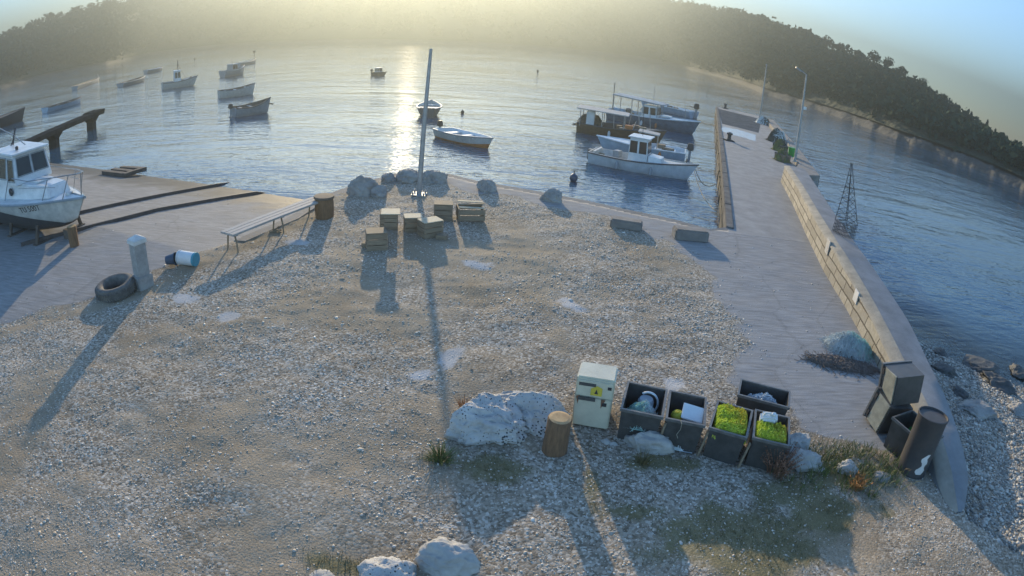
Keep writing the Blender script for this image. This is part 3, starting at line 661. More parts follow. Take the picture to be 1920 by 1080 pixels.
for u, v, kind, sc in ((1292, 8, 'round', 1.0), (1318, 12, 'bushy', 1.0), (1372, 22, 'bushy', 1.1), (1411, 30, 'round', .9), (1452, 42, 'bushy', 1), (1498, 56, 'round', .8), (1520, 60, 'spire', .7), (1552, 72, 'round', 1.1), (1575, 84, 'bushy', .9),
                       (1612, 98, 'bushy', .9), (1640, 100, 'round', .9), (1668, 106, 'round', .8), (1692, 124, 'bushy', .8), (1732, 146, 'round', .65), (1768, 162, 'bushy', .7), (1792, 184, 'bushy', .6), (1822, 212, 'spire', .45), (1836, 220, 'round', .42), (1852, 226, 'spire', .5), (1868, 238, 'spire', .4), (1884, 250, 'spire', .42), (1904, 262, 'spire', .45), (1915, 268, 'spire', .4),
                       (18, 58, 'bushy', .9), (54, 44, 'round', .8), (88, 30, 'spire', .8), (112, 24, 'bushy', 1), (140, 14, 'bushy', .9), (168, 8, 'round', .9), (196, 2, 'round', .9), (212, 2, 'round', .9)):
    a, e = azel(u, v); side = 'right' if u > 900 else 'left'
    D = float(ridge_d(np.array(a)))
    key = (kind, side)
    lab = LB[kind].format(side); grp = 'skyline trees of this kind, '+side+' hill: '+kind
    if kind not in proto: t = proto[kind] = make_tree({'round': 'pine_tree', 'umbrella': 'umbrella_pine', 'spire': 'cypress_tree', 'bushy': 'oak_tree'}[kind], kind, lab, grp)
    else: t = copy_tree(proto[kind], lab, grp)
    zg = float(hill_z(np.array(a), np.array(1.0)))
    top = dict(round=5.4, umbrella=6.0, spire=6.6, bushy=3.7)[kind]
    t.scale = (sc,)*3; t.rotation_euler.z = random.uniform(0, 6)
    t.location = (D*math.sin(R(a)), D*math.cos(R(a)), min(H+D*math.tan(R(e))-top*sc*.72, zg+(.2 if kind == 'umbrella' else 1.2)*sc))

# white mark on the far slope
a, e = azel(1317, 104); q = far(1317, 106, float(shore_d(a))+14)
ms_ = thing('navigation_mark', 'small white upright board on the wooded slope beyond the moored boats', 'sign', (q.x, q.y, q.z-1.2), R(-a))
MB().box((0, 0, 1.9), (1.0, .12, 1.9)).build('board', 'sign_white', ms_)
MB().tube([(0, .1, -2), (0, .1, 1.2)], .07).build('post', 'galvanised', ms_)
MB().box((0, -.07, 2.0), (.45, .02, .5)).build('board_mark', 'grey_paint', ms_)

# ------------------------------------------------------------------ haze
hz = MB().box((0, 290, 33.5), (1500, 780, 79)); hz = hz.build('haze', 'ink')
hz.data.materials.clear(); hm = bpy.data.materials.new('haze_air'); hm.use_nodes = True; t = hm.node_tree
for n_ in list(t.nodes):
    if n_.type != 'OUTPUT_MATERIAL': t.nodes.remove(n_)
pv_ = t.nodes.new("ShaderNodeVolumePrincipled"); pv_.inputs['Color'].default_value = HAZE_C; pv_.inputs['Density'].default_value = HAZE_D; pv_.inputs['Anisotropy'].default_value = HAZE_G
t.links.new(pv_.outputs[0], t.nodes['Material Output'].inputs['Volume']); hz.data.materials.append(hm); hz['kind'] = 'stuff'
tag(hz, 'thin sunlit morning haze over the bay', 'haze')

# ------------------------------------------------------------------ rocks
def rock_mesh(seed, size, rough=.22, chisel=7, sub=4, flat=-.42, bias=None):
    bm = bmesh.new(); bmesh.ops.create_icosphere(bm, subdivisions=sub, radius=1.0)
    r = random.Random(seed); off = Vector((r.uniform(-50, 50), r.uniform(-50, 50), r.uniform(-50, 50)))
    planes = []
    for i in range(chisel):
        n = Vector((r.gauss(0, 1), r.gauss(0, 1), r.gauss(0, .8))).normalized(); planes.append((n, r.uniform(.62, .85)))
    for v in bm.verts:
        p = v.co.copy(); q = p*(1+rough*mn.noise(p*1.1+off))
        for n, d in planes:
            e = q.dot(n)-d
            if e > 0: q -= n*e*.85
        q += p*(mn.noise(p*2.6+off)*.08-abs(mn.noise(p*2.1+off))*.20-abs(mn.noise(p*4.6+off))*.10+mn.noise(p*8+off)*.045+mn.noise(p*18+off)*.028+mn.noise(p*38+off)*.012)
        if bias: q += bias(q)
        if q.z < flat: q.z = flat+(q.z-flat)*.15
        v.co = Vector((q.x*size[0], q.y*size[1], (q.z-flat)*size[2]))
    me = bpy.data.meshes.new('rock'); bm.to_mesh(me); bm.free()
    me.polygons.foreach_set('use_smooth', [True]*len(me.polygons)); return me
def boulder(name, label, loc, size, seed, m='plain_stone', rz=0.0, group=None, sink=.07, **kw):
    kw.setdefault('sub', 5)
    me = rock_mesh(seed, size, **kw); o = link(name, me, m, None, (loc[0], loc[1], loc[2]-sink)); o.rotation_euler.z = rz
    return tag(o, label, 'rock', group)
def gz(x, y): return float(height(np.array([x]), np.array([y]))[0])
def G(u, v):   # point on the ground sheet under a photo pixel
    z = 0.0
    for _ in range(12):
        p = W(u, v, z); z = gz(p.x, p.y)*.7+z*.3
    return W(u, v, z)

p = W(925, 845); boulder('boulder', 'big pale pitted boulder with a blue grey stain, well left of the sawn log', (p.x-.02, p.y+.42, 0), (.62, .50, .40), 9, 'pale_stone', R(8), 'boulders on the forecourt', sub=6, rough=.45, chisel=12, flat=-.3)
p = W(1010, 800); boulder('boulder', 'broad pale boulder with dark pits directly behind the sawn log', (p.x-.14, p.y+.16, 0), (.62, .48, .38), 12, 'pale_stone', R(-6), 'boulders on the forecourt', sub=6, chisel=12, rough=.4, flat=-.3)
p = W(1216, 852); boulder('boulder', 'low rounded white rock in front of the leftmost black tub', (p.x, p.y+.18, 0), (.40, .22, .24), 21, 'plain_stone', R(-8), 'boulders on the forecourt')
p = W(1515, 884); boulder('boulder', 'flat topped pale rock beside the reddish dry weed', (p.x, p.y+.2, 0), (.36, .24, .22), 33, 'plain_stone', R(-14), 'boulders on the forecourt')
p = W(1490, 842); boulder('boulder', 'blue grey rock tucked against the right hand end of the tub row', (p.x+.03, p.y+.05, 0), (.26, .22, .22), 36, 'plain_stone', R(30), 'boulders on the forecourt')
p = W(1592, 892); boulder('boulder', 'small rounded rock among the green grass', (p.x, p.y+.1, 0), (.19, .16, .17), 41, 'plain_stone', 0, 'boulders on the forecourt')
p = W(1655, 905); boulder('boulder', 'small earthy rock half hidden in the grass near the black drum', (p.x, p.y+.1, 0), (.20, .16, .15), 44, 'shore_stone', 0, 'boulders on the forecourt')
p = W(838, 1068); boulder('boulder', 'rough cream block at the bottom of the picture, the larger of the two', (p.x, p.y+.08, 0), (.36, .27, .26), 51, 'plain_stone', R(-8), 'boulders on the forecourt', chisel=9)
p = W(728, 1092); boulder('boulder', 'smooth pale rock cut by the bottom edge of the picture', (p.x, p.y+.02, 0), (.34, .28, .22), 57, 'pale_stone', R(5), 'boulders on the forecourt', chisel=4)
p = W(612, 1086); boulder('boulder', 'flat mossy stone bedded in the gravel at the bottom edge', (p.x, p.y, 0), (.25, .16, .07), 59, 'plain_stone', R(5), 'boulders on the forecourt')
p = W(757, 990); boulder('boulder', 'thin flat slab of stone lying in the gravel above the bottom boulders', (p.x, p.y, 0), (.20, .09, .05), 60, 'plain_stone', R(-10), 'boulders on the forecourt')
p = W(1135, 828); boulder('stone', 'small white stone at the foot of the fridge, the nearer of the pair', (p.x, p.y, 0), (.085, .07, .08), 61, 'plain_stone', 0, 'small loose stones', sub=3)
p = W(1150, 832); boulder('stone', 'small white stone touching the leftmost tub', (p.x, p.y, 0), (.075, .06, .07), 62, 'plain_stone', 0, 'small loose stones', sub=3)
p = W(963, 932); boulder('stone', 'single white stone lying in the shade below the big boulder', (p.x, p.y, 0), (.06, .05, .05), 63, 'plain_stone', 0, 'small loose stones', sub=3)
# along the quay
for (u, v, sx, sy, sz, sd_, m, lab) in ((676, 366, .55, .42, .44, 70, 'shore_stone', 'tall pointed grey boulder at the left corner of the quay'),
        (708, 368, .32, .28, .27, 74, 'shore_stone', 'smaller dark boulder leaning against the tall pointed one'),
        (727, 341, .30, .25, .25, 76, 'shore_stone', 'lumpy boulder at the left end of the row behind the mast'),
        (764, 339, .58, .40, .32, 78, 'shore_stone', 'long grey boulder immediately left of the mast at the quay edge'),
        (814, 341, .60, .42, .34, 82, 'shore_stone', 'squared olive boulder immediately right of the mast at the quay edge'),
        (912, 358, .42, .34, .30, 85, 'shore_stone', 'dark boulder on the quay behind the broken crate')):
    p = W(u, v); boulder('boulder', lab, (p.x, p.y+.1, 0), (sx, sy, sz), sd_, m, R(sd_*3), 'boulders along the quay edge')
p = W(1034, 377); boulder('boulder', 'faceted grey boulder on the quay edge in line with the open water', (p.x, p.y+.1, 0), (.42, .34, .32), 88, 'shore_stone', 0, 'boulders along the quay edge', chisel=10, rough=.12)
def block(u1, v1, u2, v2, hgt_, dep, lab):
    a, b = W(u1, v1), W(u2, v2); c = (a+b)/2; d = b-a; rz = math.atan2(d.y, d.x)
    m_ = MB().box((0, dep/2, hgt_/2-.02), (d.length, dep, hgt_)); o = m_.build('concrete_block', 'old_concrete', None, bevel=.04, loc=(c.x, c.y, 0)); o.rotation_euler.z = rz
    return tag(o, lab, 'block', 'concrete blocks along the quay edge')
block(1143, 426, 1203, 435, .26, .42, 'long low concrete block on the quay opposite the white cabin boat')
block(1265, 450, 1328, 456, .32, .42, 'low concrete block where the quay meets the pier')
# shore rocks on the right
for i, (u, v, sx, sy, sz, lab) in enumerate(((1838, 690, .85, .6, .22, 'broad dark rock awash in the shallows, nearest the wall'), (1880, 668, .7, .6, .22, 'dark rock awash at the right edge of the picture'), (1790, 640, .55, .5, .16, 'flat dark weed covered rock at the waterline beside the wall'),
        (1870, 725, .7, .5, .28, 'squarish brown rock at the edge of the pebbles'), (1830, 775, .62, .45, .22, 'greenish boulder half buried in the beach pebbles'), (1905, 770, .34, .3, .2, 'grey rock on the pebbles at the right edge'),
        (1860, 620, .6, .5, .16, 'farthest dark rock breaking the water off the beach'), (1905, 705, .45, .45, .28, 'steep rock at the right edge beside the pool'), (1770, 700, .5, .3, .2, 'low wet rock against the outside of the wall'),
        (1915, 640, .6, .5, .26, 'low wet ledge at the far right of the shallows'), (1800, 740, .35, .28, .18, 'small wet rock in the middle of the shallows'), (1765, 665, .3, .25, .16, 'small dark rock just outside the wall'))):
    p = G(u, v); boulder('shore_rock', lab, (p.x, p.y, p.z), (sx, sy, sz), 120+i*3, 'wet_stone' if i not in (4, 5) else 'shore_stone', R(i*40), 'rocks on the beach side', sink=.08, chisel=10)

# ------------------------------------------------------------------ stump, fridge
p = W(1040, 862)
t = thing('sawn_log', 'upright sawn log with orange brown bark beside the big pale boulder', 'log', (p.x, p.y+.19, 0), 0, None, (0, R(1.5), 0))
prof = [(.165, -.05), (.16, .1), (.152, .25), (.15, .50), (.14, .515)]
MB().lathe(prof, 28).build('trunk', 'bark', t, smooth=True)
MB().lathe([(.0, .525), (.10, .525), (.139, .517)], 28, cap=False).build('cut_face', 'cut_wood', t)
fx = thing('fridge', 'small cream fridge standing on the gravel between the sawn log and the black tubs', 'fridge', (*W(1105, 801).xy, 0), R(-10), None, (R(-2), R(-1.5), R(-12)))
wd, dp, ht = .50, .42, .76
MB().box((0, dp/2, ht/2), (wd, dp, ht)).build('cabinet', 'fridge_enamel', fx, bevel=.018)
MB().box((0, -.012, ht*.80), (wd*.94, .03, ht*.30)).build('upper_panel', 'fridge_enamel', fx, bevel=.008)
MB().box((0, -.012, ht*.33), (wd*.94, .03, ht*.58)).build('lower_panel', 'fridge_enamel', fx, bevel=.008)
MB().box((-.10, -.031, ht*.885), (.22, .012, .042)).build('handle_slot', 'fridge_gap', fx)
MB().box((-.09, -.031, ht*.60), (.23, .012, .05)).build('handle_slot', 'fridge_gap', fx)
MB().box((.19, -.031, ht*.86), (.05, .012, .04)).build('badge', 'ink', fx)
MB().box((.15, -.031, ht*.53), (.06, .012, .05)).build('badge', 'ink', fx)
MB().add([(-.05, -.029, .52), (.10, -.029, .52), (.10, -.033, .64), (.03, -.033, .67), (-.05, -.033, .62)], [(0, 1, 2, 3, 4)]).build('warning_sticker', 'yellow_label', fx)
MB().add([(0, -.036, .55), (.05, -.036, .55), (.025, -.036, .62)], [(0, 1, 2)]).build('sticker_mark', 'ink', fx)
MB().add([(-.23, -.034, .48), (-.18, -.034, .50), (-.20, -.034, .36)], [(0, 1, 2)]).build('rust_stain', 'rust', fx)
MB().add([(.10, -.034, .48), (.16, -.034, .48), (.11, -.034, .34)], [(0, 1, 2)]).build('rust_stain', 'rust', fx)

# ------------------------------------------------------------------ tubs
def tub_parts(t, wd, dp, ht, lip=.018, thick=.012, tp=.92, wall='black_plastic'):
    def ring(s, z, ins=0): return [(sx*(wd/2*s-ins), sy*(dp/2*s-ins), z) for sx, sy in ((-1, -1), (1, -1), (1, 1), (-1, 1))]
    b = MB(); b.loft([ring(tp, 0), ring(1, ht-.02)], True); b.loft([ring(1, ht-.02, thick), ring(tp, .02, thick)], True)
    b.add(ring(tp, 0), [(3, 2, 1, 0)]); b.add(ring(tp, .02, thick), [(0, 1, 2, 3)]); b.build('body', wall, t)
    rm = MB(); o, i_ = ring(1, ht, -lip), ring(1, ht, thick); o2 = ring(1, ht-.04, -lip); i2 = ring(1, ht-.04, 0)
    rm.loft([o2, o, i_], True); rm.loft([i_, ring(1, ht-.05, thick)], True); rm.loft([i2, o2], True)
    rm.build('rim', 'rim_plastic', t)
def net_heap(name, label, parts, loc, rz=0, rx=.25, ry=.3, hh=.14, n=420, m='net_lime', m2=None, seed=1, base=0.0, cat='net', group=None, r=.0035, core=True, pw=2, loft_z=1.0):
    """a loose heap of fine netting: curling strands over a low mound"""
    t = thing(name, label, cat, loc, rz, group); rg = random.Random(seed)
    def top(x, y): 
        q = max(0, 1-abs(x/rx)**pw-abs(y/ry)**pw); return base+hh*(q**(.6 if pw < 3 else .42))*(1+.25*mn.noise(Vector((x*7/max(rx, .2)*.25, y*7/max(rx, .2)*.25, seed)))+.16*mn.noise(Vector((x*22/max(rx, .2)*.25, y*22/max(rx, .2)*.25, seed))))
    core_m = MB(); kx, ky = 24, 24
    g_ = [[(x/kx*2*rx-rx, y/ky*2*ry-ry) for x in range(kx+1)] for y in range(ky+1)]
    core_m.loft([[(a, b, top(a, b)-.015) for a, b in row] for row in g_]); 
    if core: core_m.build('net_mass', 'net_core' if m == 'net_lime' else m, t, smooth=True)
    mb = [MB(), MB()]
    for i in range(n):
        a = rg.uniform(0, 2*PI); q = math.sqrt(rg.random())*.95; x, y = q*rx*math.cos(a), q*ry*math.sin(a)
        if pw > 2: x, y = rg.uniform(-.97, .97)*rx, rg.uniform(-.97, .97)*ry
        dr = rg.uniform(0, 2*PI); pts = []; ln = rg.uniform(.05, .13)*max(rx, .25)/.25
        for s in range(6):
            pts.append((x, y, top(x, y)+(rg.uniform(.0, .022)+.02*math.sin(s*1.3)*rg.random())*(1.9 if pw > 2 else loft_z)-(0 if core else rg.random()**1.5*hh*.9*max(0, 1-(x/rx)**2-(y/ry)**2)))); dr += rg.uniform(-.9, .9)
            x += math.cos(dr)*ln/5; y += math.sin(dr)*ln/5
            if pw > 2: x = min(max(x, -rx), rx); y = min(max(y, -ry), ry)
        mb[1 if (m2 and (pts[0][0]*.8+pts[0][1]*.4+rg.uniform(-.1, .1)*rx/.25) > rx*.15) else 0].tube(pts, r, 3, False)
    mb[0].build('strands', m, t)
    if m2 and mb[1].v: mb[1].build('strands', m2, t)
    return t
TG = 'black plastic tubs in the row by the fridge'
RZ = R(-17)
def tubpos(u, v, u2, v2, z):   # front rim corners
    a, b = W(u, v, z), W(u2, v2, z); return a, b
HT = .50; DP = .66
spec = [((1162, 766), (1245, 783), 'black tub nearest the fridge, holding a teal net and a clear hose'), ((1247, 784), (1324, 799), 'black tub holding a clear container and a yellow twine ball, second from the fridge'),
        ((1328, 801), (1402, 822), 'black tub heaped with lime green netting, third from the fridge'), ((1410, 820), (1482, 837), 'black tub at the right end of the row, holding a white can on lime netting')]
tubs = []
for (fa, fb, lab) in spec:
    a, b = W(*fa, HT), W(*fb, HT); d = b-a; rz = math.atan2(d.y, d.x); nrm = Vector((-math.sin(rz), math.cos(rz), 0)); wd = d.length-.045
    c = (a+b)/2+nrm*(DP/2+.02); t = thing('plastic_tub', lab, 'tub', (c.x, c.y, 0), rz, TG); tub_parts(t, wd, DP, HT); tubs.append((c, rz, wd, nrm))
a, b = W(1380, 738, HT), W(1484, 765, HT); d = b-a; rz5 = math.atan2(d.y, d.x); n5 = Vector((-math.sin(rz5), math.cos(rz5), 0)); c5 = (a+b)/2+n5*(.23)
t = thing('plastic_tub', 'wide black tub set behind the right end of the row, with clear film in it', 'tub', (c5.x, c5.y, 0), rz5, TG); tub_parts(t, d.length-.08, .44, HT, tp=.92)
def inside(i, dx, dy, z): 
    c, rz, wd, nrm = tubs[i]; tx = Vector((math.cos(rz), math.sin(rz), 0)); q = c+tx*dx+nrm*dy; return (q.x, q.y, z)
ZF = .026
net_heap('fishing_net', 'teal fishing net bundled in the tub nearest the fridge', None, inside(0, .0, -.08, ZF+.19), RZ, .215, .24, .22, 900, 'net_teal', 'net_pale', 3)
t = thing('plastic_hose', 'loop of clear white plastic hose standing in the tub nearest the fridge', 'hose', inside(0, .03, .10, ZF), RZ)
pts = [(-.15+.0*i, -.06, .26) for i in range(1)]+[(.02+.14*math.cos(a), .08+.02*math.sin(a*.5), .30+.16*math.sin(a)) for a in np.linspace(-1.9, 2.3, 18)]
MB().tube(pts, .016, 8).build('tube', 'clear_plastic', t, smooth=True)
MB().lathe([(.085, .0), (.11, .12), (.115, .30), (.09, .34)], 18, (-.01, .12, .0)).build('clear_bottle', 'clear_plastic', t, smooth=True)
t = thing('plastic_container', 'clear blue grey plastic container leaning in the second tub from the fridge', 'container', inside(1, .05, .06, ZF), RZ, None, (R(14), R(6), RZ))
MB().box((0, 0, .24), (.26, .24, .40), taper=1.08).build('container_body', 'clear_plastic', t, bevel=.025)
MB().box((0, 0, .448), (.30, .28, .02)).build('container_lid', 'white_plastic', t, bevel=.008)
t = thing('twine_ball', 'yellow ball of twine lying in the second tub from the fridge', 'twine', inside(1, -.10, -.08, ZF+.27), RZ)
tw = MB(); rg = random.Random(4)
for i in range(46):
    ax = Vector((rg.gauss(0, 1), rg.gauss(0, 1), rg.gauss(0, 1))).normalized(); e1 = ax.orthogonal().normalized(); e2 = ax.cross(e1); rr = .085*rg.uniform(.9, 1.05)
    tw.tube([(e1*math.cos(a)+e2*math.sin(a))*rr+Vector((0, 0, .085)) for a in np.linspace(0, 2*PI, 15)], .007, 4, False)
tw.build('coils', 'net_yellow', t)
net_heap('fishing_net', 'pale crumpled net underneath the clear container in the second tub', None, inside(1, 0, -.04, ZF), RZ, .21, .28, .24, 420, 'net_pale', None, 8)
net_heap('fishing_net', 'lime green fishing net filling the third tub above its rim', None, inside(2, 0, 0, ZF+.33), RZ, .225, .30, .15, 1700, 'net_lime', 'net_yellow', 11, r=.004, pw=6)
net_heap('fishing_net', 'lime and yellow fishing net in the tub at the right end of the row', None, inside(3, .0, -.09, ZF+.33), RZ, .225, .20, .14, 1300, 'net_lime', 'net_yellow', 14, r=.004, pw=6)
t = thing('jerry_can', 'white plastic can lying on the lime netting in the right end tub', 'can', inside(3, -.05, .17, ZF+.34), RZ, None, (R(22), R(-8), RZ))
MB().box((0, 0, .14), (.24, .15, .28)).build('can_body', 'white_plastic', t, bevel=.03)
MB().lathe([(.03, .27), (.03, .32), (.022, .33)], 12, (.06, 0, 0)).build('spout', 'white_plastic', t)
MB().tube([(-.08, 0, .27), (-.06, 0, .33), (.0, 0, .335), (.03, 0, .28)], .014, 8).build('handle', 'white_plastic', t, smooth=True)
net_heap('plastic_film', 'crumpled clear plastic film in the wide tub behind the row', None, (c5.x, c5.y, ZF+.12), rz5, .34, .19, .30, 260, 'clear_plastic', None, 17, cat='plastic film', r=.006)
for i, (dx, lab) in enumerate(((.31, 'strip of old timber wedged between the first and second tubs'), (.30, 'strip of old timber wedged between the second and third tubs'), (.30, 'strip of old timber wedged between the third and fourth tubs'))):
    q = inside(i, dx, -.33, 0); t = MB().box((0, 0, .21), (.028, .05, .42), Matrix.Rotation(R(6), 3, 'Y')).build('timber_strip', 'crate_wood', None, loc=q, bevel=.004)
    t.rotation_euler.z = RZ; tag(t, lab, 'timber', 'timber strips between the tubs')
q = inside(1, -.06, -.36, .0); t = MB().tube([(0, .03, .505), (0, -.045, .50), (.01, -.03, .40), (-.02, -.02, .31), (.01, -.02, .25)], .005, 5).build('cord', 'rope', None, loc=q); tag(t, 'thin cord hanging over the front rim of the second tub', 'cord')

# right-hand stack by the wall
SG = 'black tubs stacked against the wall'
pA = W(1640, 815)
sa_ = Vector((math.cos(R(-10)), math.sin(R(-10)), 0)); sb_ = Vector((math.sin(R(10)), math.cos(R(10)), 0))
cA = pA+sa_*.30+sb_*.03
ta = thing('plastic_tub', 'black tub on its side at the bottom of the stack against the wall', 'tub', (cA.x, cA.y, .27), 0, SG, (R(-86), R(4), R(2))); tub_parts(ta, .54, .52, .50, tp=.94, wall='black_plastic')
for q in (-.16, .16): MB().box((-.272, q, .42), (.034, .10, .05)).build('hand_slot', 'ink', ta)
MB().box((-.268, 0, .2), (.022, .5, .34)).build('sunlit_side', 'sunlit_side', ta)  # paler panel painting the sunlit left face, same plastic as the rest
cB = cA+sb_*.07+sa_*.05
tb = thing('plastic_tub', 'black tub on its side with sunlight tinted onto one face, topmost of the stack against the wall', 'tub', (cB.x, cB.y, .79), 0, SG, (R(-97), R(-8), R(-3))); tub_parts(tb, .56, .50, .52, tp=.94, wall='black_plastic')
for q in (-.16, .16): MB().box((-.282, q, .44), (.034, .10, .05)).build('hand_slot', 'ink', tb)
MB().box((-.277, 0, .21), (.022, .48, .36)).build('sunlit_side', 'sunlit_side', tb)
pC = W(1690, 868)
tcu = thing('plastic_tub', 'upright black tub with green netting between the stack and the black drum', 'tub', (pC.x+.20, pC.y+.20, 0), R(-72), SG); tub_parts(tcu, .72, .54, .52, tp=.9)
net_heap('fishing_net', 'bright green net at the bottom of the tub beside the black drum', None, (pC.x+.20, pC.y+.20, .03), R(-72), .3, .22, .38, 260, 'net_green', None, 23)
b0 = W(1716, 902); b1_ = Vector((b0.x+.06, b0.y+.26, 0))
t = thing('steel_drum', 'tall narrow black drum with a torn white label, leaning by the end of the wall', 'drum', (b1_.x, b1_.y, -.02), R(30), None, (R(-4), R(2), R(20)))
MB().lathe([(.245, 0), (.255, .02), (.25, .05), (.25, .90), (.262, .93), (.262, .955), (.245, .96), (.24, .93)], 32).build('shell', 'drum_paint', t, smooth=True)
MB().lathe([(.0, .915), (.24, .915)], 32, cap=False).build('lid', 'dusty_plastic', t)
lb = MB(); pts = []
prof_l = [(-.30, .30), (-.36, .14), (-.22, .10), (-.10, .13), (-.06, .19), (-.02, .30), (.02, .44), (-.08, .40), (-.12, .34), (-.2, .36)]
rows_ = []
for zz in np.linspace(.10, .44, 10):
    lo = -.32+.10*math.sin(zz*31)+.6*max(0, zz-.24); hi = -.04+.05*math.sin(zz*47)+.02; hi = max(hi, lo+.03)
    rows_.append([(.2535*math.cos(a-PI/2-.25), .2535*math.sin(a-PI/2-.25), zz) for a in np.linspace(lo*1.5, hi*1.5, 6)])
lb.loft(rows_); lb.build('torn_label', 'plate_white', t)

# heaps of net by the wall
p = W(1592, 655); net_heap('fishing_net', 'pale blue grey fishing net heaped against the foot of the wall', None, (p.x-.02, p.y, 0), R(-20), .52, .44, .30, 2400, 'net_pale', 'net_teal', 31, r=.0032, core=False, loft_z=1.6)
p = W(1580, 684); net_heap('fishing_net', 'flat brown net spread on the concrete in front of the pale heap', None, (p.x+.0, p.y, 0), R(-15), .80, .28, .05, 420, 'net_brown', None, 33, r=.005)

# ------------------------------------------------------------------ post, tyre, buckets, log, bench, stool
p = W(264, 541); zb = gz(p.x, p.y)
t = thing('stone_post', 'square stone bollard post with a pyramid cap next to the old tyre', 'post', (p.x, p.y+.12, zb), R(-24))
MB().box((0, 0, .12), (.36, .36, .30)).build('plinth', 'post_stone', t, bevel=.015)
MB().box((0, 0, .60), (.28, .28, .70)).build('shaft', 'post_stone', t, bevel=.012)
cp = MB().box((0, 0, .99), (.325, .325, .09)); cp.hexa([(-.16, -.16, 1.036), (.16, -.16, 1.036), (.16, .16, 1.036), (-.16, .16, 1.036)], [(-.015, -.015, 1.12), (.015, -.015, 1.12), (.015, .015, 1.12), (-.015, .015, 1.12)]); cp.build('cap', 'plate_white', t, bevel=.008)
p = W(212, 553); zb = gz(p.x, p.y)
t = thing('tyre', 'old muddy truck tyre lying flat at the foot of the stone post', 'tyre', (p.x+.02, p.y+.12, zb-.02), 0, None, (R(5), R(-3), 0))
prof = [(.26, .05), (.25, .13), (.26, .22), (.31, .26), (.38, .27), (.43, .25), (.45, .19), (.455, .13), (.45, .07), (.43, .02), (.38, -.01), (.31, .0), (.26, .05)]
MB().lathe(prof, 48, cap=False).build('carcass', 'tyre_rubber', t, smooth=True)
tr_ = MB()
for i in range(44):
    a = 2*PI*i/44; 
    for z, da in ((.08, .03), (.18, -.03)): tr_.box((math.cos(a+da)*.455, math.sin(a+da)*.455, z), (.03, .04, .075), Matrix.Rotation(a, 3, 'Z') @ Matrix.Rotation(.5 if z < .1 else -.5, 3, 'X'))
tr_.build('tread', 'tyre_rubber', t)
p = W(349, 501); zb = gz(p.x, p.y)
t = thing('bucket', 'white plastic pail with a teal base lying on its side beside the stone post', 'bucket', (p.x-.24, p.y+.14, zb+.16), 0, None, (0, R(90), R(-6)))
MB().lathe([(.158, .03), (.15, .48)], 26, cap=False).build('pail_wall', 'white_plastic', t, smooth=True)
MB().lathe([(0, .485), (.152, .485), (.156, .44), (.152, .44)], 26).build('pail_base', 'teal_plastic', t, smooth=True)
MB().lathe([(.168, .0), (.170, .04), (.158, .04), (.158, .0), (.168, 0)], 26, cap=False).build('pail_rim', 'white_plastic', t, smooth=True)
p = W(317, 503)
t = thing('bucket', 'dark blue plastic bucket on its side, mouth against the white pail', 'bucket', (p.x-.12, p.y+.13, gz(p.x, p.y)+.13), 0, None, (0, R(82), R(10)))
MB().lathe([(.10, 0), (.135, .24)], 24, cap=False).build('pail_wall', 'navy_plastic', t, smooth=True)
MB().lathe([(0, -.004), (.10, -.004)], 24, cap=False).build('pail_base', 'navy_plastic', t)
MB().lathe([(.135, .24), (.148, .24), (.148, .215), (.133, .215)], 24, cap=False).build('pail_rim', 'navy_plastic', t, smooth=True)
MB().tube([(-.145*math.cos(a), .145*math.sin(a), .235+.06*math.sin(a)) for a in np.linspace(0, PI, 10)], .004, 5).build('handle', 'steel', t)
p = G(140, 461); t = thing('log', 'short brown log standing upright on the slipway below the bow of the white boat', 'log', p, R(10))
MB().lathe([(.145, -.03), (.14, .3), (.145, .52), (.13, .535)], 14).build('trunk', 'bark', t, smooth=True); MB().lathe([(0, .541), (.135, .541)], 14, cap=False).build('cut_face', 'cut_wood', t)
A_, B_ = W(425, 439, .45), W(597, 373, .45); d = B_-A_; L = d.length; rz = math.atan2(d.y, d.x)
t = thing('bench', 'long low backless bench of weathered grey planks on the strip above the slipway', 'bench', (A_.x, A_.y, 0), rz)
for j, y in enumerate((-.16, 0, .16)):
    MB().box((L/2, y, .45), (L, .150, .05)).build('seat_plank', 'weathered_wood', t, bevel=.006)
for x in (.14, L*.52, L-.2):
    MB().box((x, 0, .415), (.07, .42, .035)).build('seat_bearer', 'weathered_wood', t)
    for sy in (-1, 1): MB().tube([(x, sy*.12, .41), (x+.01, sy*.16, .22), (x, sy*.19, -.03)], [.022, .022, .018], 7).build('leg', 'crate_wood', t)
p = W(505, 438); t = MB().tube([(0, 0, .03), (.24, .22, .035)], .025, 6).tube([(.02, .24, .04), (.3, .06, .03)], .02, 6).tube([(.1, .08, .06), (.14, .3, .09)], .018, 6).build('driftwood', 'crate_wood', None, loc=(p.x, p.y, 0)); tag(t, 'few broken sticks lying under the middle of the bench', 'wood')
p = W(604, 411); t = thing('barrel_seat', 'round topped barrel stool at the far end of the bench', 'stool', (p.x, p.y+.2, 0))
MB().lathe([(.24, -.02), (.26, .2), (.25, .46), (.23, .52)], 22).build('barrel', 'bark', t, smooth=True); MB().lathe([(.0, .585), (.27, .58), (.28, .55), (.27, .515), (0, .515)], 22, cap=False).build('seat', 'dark_wood', t, smooth=True)

